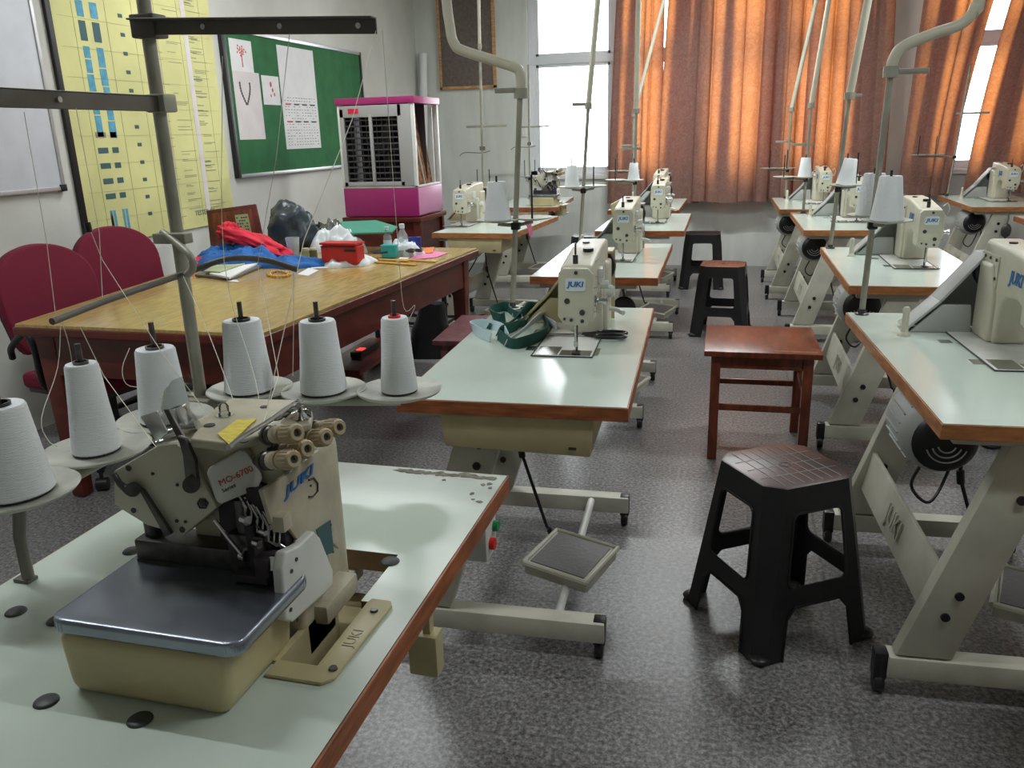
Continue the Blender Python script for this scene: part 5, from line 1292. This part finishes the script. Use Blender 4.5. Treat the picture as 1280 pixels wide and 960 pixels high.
a_(MB().prism([(CX1 - .03, CY0 + .08, 1.06), (CX1 - .03, CY0 + .40, 1.06), (CX1 - .10, CY0 + .42, 1.56), (CX1 - .10, CY0 + .07, 1.56)], (-.04, 0, 0), .003), 'cooling_pad', 'pad')
a_(MB().tube([(CX1 - .012, CY0 + .05, 1.40), (CX1 - .012, CY0 + .19, 1.06)], .004, 6).bx(CX1 - .03, CX1 - .01, CY0 + .40, CY0 + .41, 1.05, 1.6), 'side_strut', 'white_en')
sd = thing('cooler_stand', 'dark maroon wooden stand carrying the pink air cooler', 'stand', (-2.53, 5.95, 0)); O2 = V(-2.53, 5.95, 0)
MB().bx(CX0 - .02, CX1 + .02, CY0 - .02, CY1 + .02, .80, .835, .004).build('top', 'mahog', sd, O2)
for x in (CX0 + .02, CX1 - .02):
    for y in (CY0 + .02, CY1 - .02): MB().bx(x - .025, x + .025, y - .025, y + .025, 0, .80, .003).build('leg', 'mahog', sd, O2)
MB().bx(CX1 - .03, CX1 - .012, CY0 + .04, CY1 - .04, .22, .80).bx(CX0 + .04, CX1 - .03, CY0 + .01, CY0 + .025, .45, .80).build('panel', 'mahog', sd, O2)

# ================================================================== ON THE WEBBING TABLE
wbr = thing('webbing_pile', 'loose pile of dark green and white webbing straps on sewing table', 'straps', Z(636, 415, .75)); O = Z(636, 415, .7515)
def ribbon(pts, w, m, name='strap', th=.0016, up=V(0, 0, 1), lean=0.0, n=7):
    c = smooth_path(pts, n); vs = []; fs = []
    for i, p in enumerate(c):
        t = (c[min(i + 1, len(c) - 1)] - c[max(i - 1, 0)]).normalized(); u = (up + V(lean * math.sin(i * .3), lean * math.cos(i * .23), 0)); u = (u - t * u.dot(t)).normalized(); s_ = t.cross(u) * th
        vs += [p + s_, p - s_, p - s_ + u * w, p + s_ + u * w]
    for i in range(len(c) - 1):
        for j in range(4): fs.append([i * 4 + j, i * 4 + (j + 1) % 4, i * 4 + 4 + (j + 1) % 4, i * 4 + 4 + j])
    fs.append([0, 3, 2, 1]); e = (len(c) - 1) * 4; fs.append([e, e + 1, e + 2, e + 3])
    mb = MB().add(vs, fs)
    for v in mb.v: v.z = max(v.z, .7508)
    return mb.build(name, m, wbr, O)
W_ = .036; zt = .752
T = lambda a, b, z=zt: Z(a, b, .752) + V(0, 0, z - .752)
ribbon([T(612, 428), T(596, 420), T(592, 412), T(604, 410), T(622, 414), T(640, 428)], .032, 'paleblue', lean=.4)
ribbon([T(632, 402), T(622, 404), T(616, 397), T(620, 391), T(632, 389), T(640, 394), T(650, 402), T(646, 412), T(630, 420)], W_, 'dkgreen', lean=.3)
ribbon([T(612, 412), T(606, 409), T(608, 405), T(618, 408), T(640, 411), T(660, 407)], .022, 'dkgreen', lean=.5)
ribbon([T(622, 425), T(634, 434), T(648, 436), T(668, 430), T(682, 420), T(684, 408), T(676, 398), T(664, 393), T(654, 396)], W_, 'dkgreen', lean=.25)
ribbon([T(620, 420), T(640, 408, .765), T(656, 397, .775), T(664, 393, .77)], W_, 'dkgreen', up=V(.3, -.5, .6), lean=.2)
ribbon([T(630, 433), T(650, 424, .77), T(668, 412, .775), T(680, 402, .765)], .030, 'whitec', up=V(.2, -.7, .5), lean=.1)
ribbon([T(640, 396), T(658, 391), T(672, 394), T(682, 403), T(696, 414)], .030, 'whitec', up=V(0, -.6, .6), lean=.2)
scissors('scissors', 'long black handled shears lying under the machine needle', Z(728, 419, .757), math.radians(180 + 4), 1.25)
# small cloths at other machines
blob_cloth('cloth_pile', 'dark olive cloth left of the second machine in the left row', 'cloth', (-.72, 4.42, .7505), .055, .15, .10, 'olive', 41, None, .1, 2.2, .3)
ck = MB().prism([Z(*p, .752) for p in ((640, 275), (652, 272), (660, 270), (655, 268), (642, 270))], (0, 0, .02), .004)
hang = MB().prism([Y(*p, 5.42) for p in ((652, 268), (660, 267), (664, 276), (666, 292), (663, 298), (660, 286), (656, 276))], (0, -.012, 0), .003)
hang.v = [v for v in hang.v]
o = hang.build('hanging_cloth', 'pinkp', off=Y(656, 268, 5.42)); tag(o, 'pink strip of cloth hanging off a table beside the front cone', 'cloth')
# beige cloth-covered small box head behind the second machine
bx_ = thing('machine_cover', 'beige hooded cover standing behind the second left row machine', 'cover', Y(785, 262, 5.55)); O = Y(785, 262, 5.55); O.z = .752
MB().prism([(O.x - .09, O.y, .752), (O.x + .10, O.y, .752), (O.x + .10, O.y, .80), (O.x + .03, O.y, .815), (O.x + .0, O.y, .93), (O.x - .05, O.y, .965), (O.x - .12, O.y, .93)], (0, .12, 0), .012, 3).build('hood', 'yel_cream', bx_, O); bx_.location = O

# ================================================================== FLOOR THINGS under and beyond the big table
sp = thing('power_strip', 'black power strip with a glowing red switch under the big table', 'power strip', (-1.93, 4.05, 0)); O = V(-1.93, 4.05, 0)
pc = Z(456, 438, .16)
tr_ = thing('foot_rest', 'dark wooden low bench under the big table near red light', 'bench', (pc.x, pc.y, 0))
MB().box((0, 0, .13), (.28, .75, .03), None, .004).box((0, -.30, .06), (.24, .03, .115), None, .003).box((0, .30, .06), (.24, .03, .115), None, .003).build('bench_body', 'mahog', tr_)
sp.location = (pc.x, pc.y, .146); 
MB().box((0, 0, .018), (.07, .26, .035), None, .006).build('strip_body', 'black', sp)
MB().box((.005, -.06, .0375), (.04, .055, .006), None, .002).build('red_switch', 'glow', sp)
bg = Z(515, 448, 0); 
bagm = MB()
rings = []
for k in range(9):
    t_ = k / 8; w = .17 * (1 - t_ * .55) * (1 + .05 * math.sin(k * 2)); d = .09 * (1 - t_ * .5); n = 24
    rings.append([V(w * math.copysign(abs(math.cos(a)) ** .7, math.cos(a)) + .03 * t_, d * math.copysign(abs(math.sin(a)) ** .7, math.sin(a)), .36 * t_ - .0 + .01 * math.sin(3 * a + k)*(k>0)) for a in [2 * PI * i / n for i in range(n)]])
vs = [v for r in rings for v in r]; n = 24
fs = [[k * n + i, k * n + (i + 1) % n, (k + 1) * n + (i + 1) % n, (k + 1) * n + i] for k in range(8) for i in range(n)] + [list(range(n))[::-1], [8 * n + i for i in range(n)]]
hb = thing('shoulder_bag', 'slumped black bag on the floor beyond the big table', 'bag', (bg.x + .10, bg.y + .08, 0), .2)
bagm.add(vs, fs).build('bag_body', 'black', hb); MB().tube(smooth_path([(-.08, -.06, .30), (-.20, -.12, .30), (-.28, -.10, .16), (-.22, -.05, .06)]), .012, 8).build('strap', 'black', hb)
for k, (pts, lab) in enumerate((([(500, 405), (530, 410), (555, 402), (580, 398), (610, 392)], 'black cable trailing on the floor toward the left row'), ([(520, 388), (545, 392), (560, 400), (545, 408), (560, 425), (548, 432)], 'wavy black cable near the floor bag'), ([(480, 382), (520, 384), (560, 378), (590, 375)], 'thin black cable running under the white machine'))):
    P_ = [Z(a, b_, .006) for a, b_ in pts]; o = MB().tube(smooth_path(P_, 8), .005, 6).build('floor_cable', 'black', off=P_[0]); tag(o, lab, 'cable', 'floor cables')
# low dark metal rack under the white machine
rk = Z(527, 402, 0); mr = thing('metal_frame', 'low black metal frame on the floor beyond the big table', 'frame', (rk.x + .5, 5.36, 0)); 
f_ = MB()
for x in (-.5, 0):
    for y in (-.25, 0): f_.cyl((x, y, 0), (x, y, .42), .018, n=12)
f_.tube([(-.5, 0, .18), (0, 0, .18), (0, -.25, .18), (-.5, -.25, .18), (-.5, 0, .18)], .011, 8).tube([(-.5, 0, .42), (0, 0, .42), (0, -.25, .42), (-.5, -.25, .42), (-.5, 0, .42)], .014, 8).build('tube_frame', 'black', mr)
bb_ = Z(690, 440, 0)
# hanging lamp-like bulb holder on the far right machine
hl = thing('bobbin_winder', 'small dark oval tool hanging under the far right sewing table', 'tool', Y(1262, 275, 7.15)); O = Y(1262, 275, 7.15)
hl.location = (O.x, 7.20, .714)
MB().tube([(0, 0, 0), (.006, 0, -.05), (.0, 0, -.09)], .006, 8).build('hanger', 'bar', hl); MB().sphere((0, 0, -.14), .05, (.75, .35, 1.1), 12).cyl((0, 0, -.19), (0, 0, -.23), .006).build('body', 'dsteel', hl)

# ================================================================== DAYLIGHT
w = bpy.data.worlds.new('world'); scene.world = w; w.use_nodes = True
bg_ = w.node_tree.nodes['Background']; bg_.inputs['Color'].default_value = (.93, .97, 1, 1); bg_.inputs['Strength'].default_value = 7.5
for i, (a, b_, c, d) in enumerate((W1, W2)):
    ld = bpy.data.lights.new('window_portal', 'AREA'); ld.shape = 'RECTANGLE'; ld.size = b_ - a; ld.size_y = d - c; ld.cycles.is_portal = True
    lo = bpy.data.objects.new('window_portal', ld); COL.objects.link(lo); lo.location = ((a + b_) / 2, BY + .21, (c + d) / 2); lo.rotation_euler = (-PI / 2, 0, 0)
vs_ = scene.view_settings; vs_.view_transform = 'Standard'; vs_.look = 'None'; vs_.gamma = 1.0; vs_.use_curve_mapping = False; vs_.exposure = 0.36
scene.cycles.max_bounces = 8; scene.cycles.diffuse_bounces = 4; scene.cycles.glossy_bounces = 3; scene.cycles.transparent_max_bounces = 12
scene.cycles.sample_clamp_indirect = 6

scene.cycles.use_denoising = True
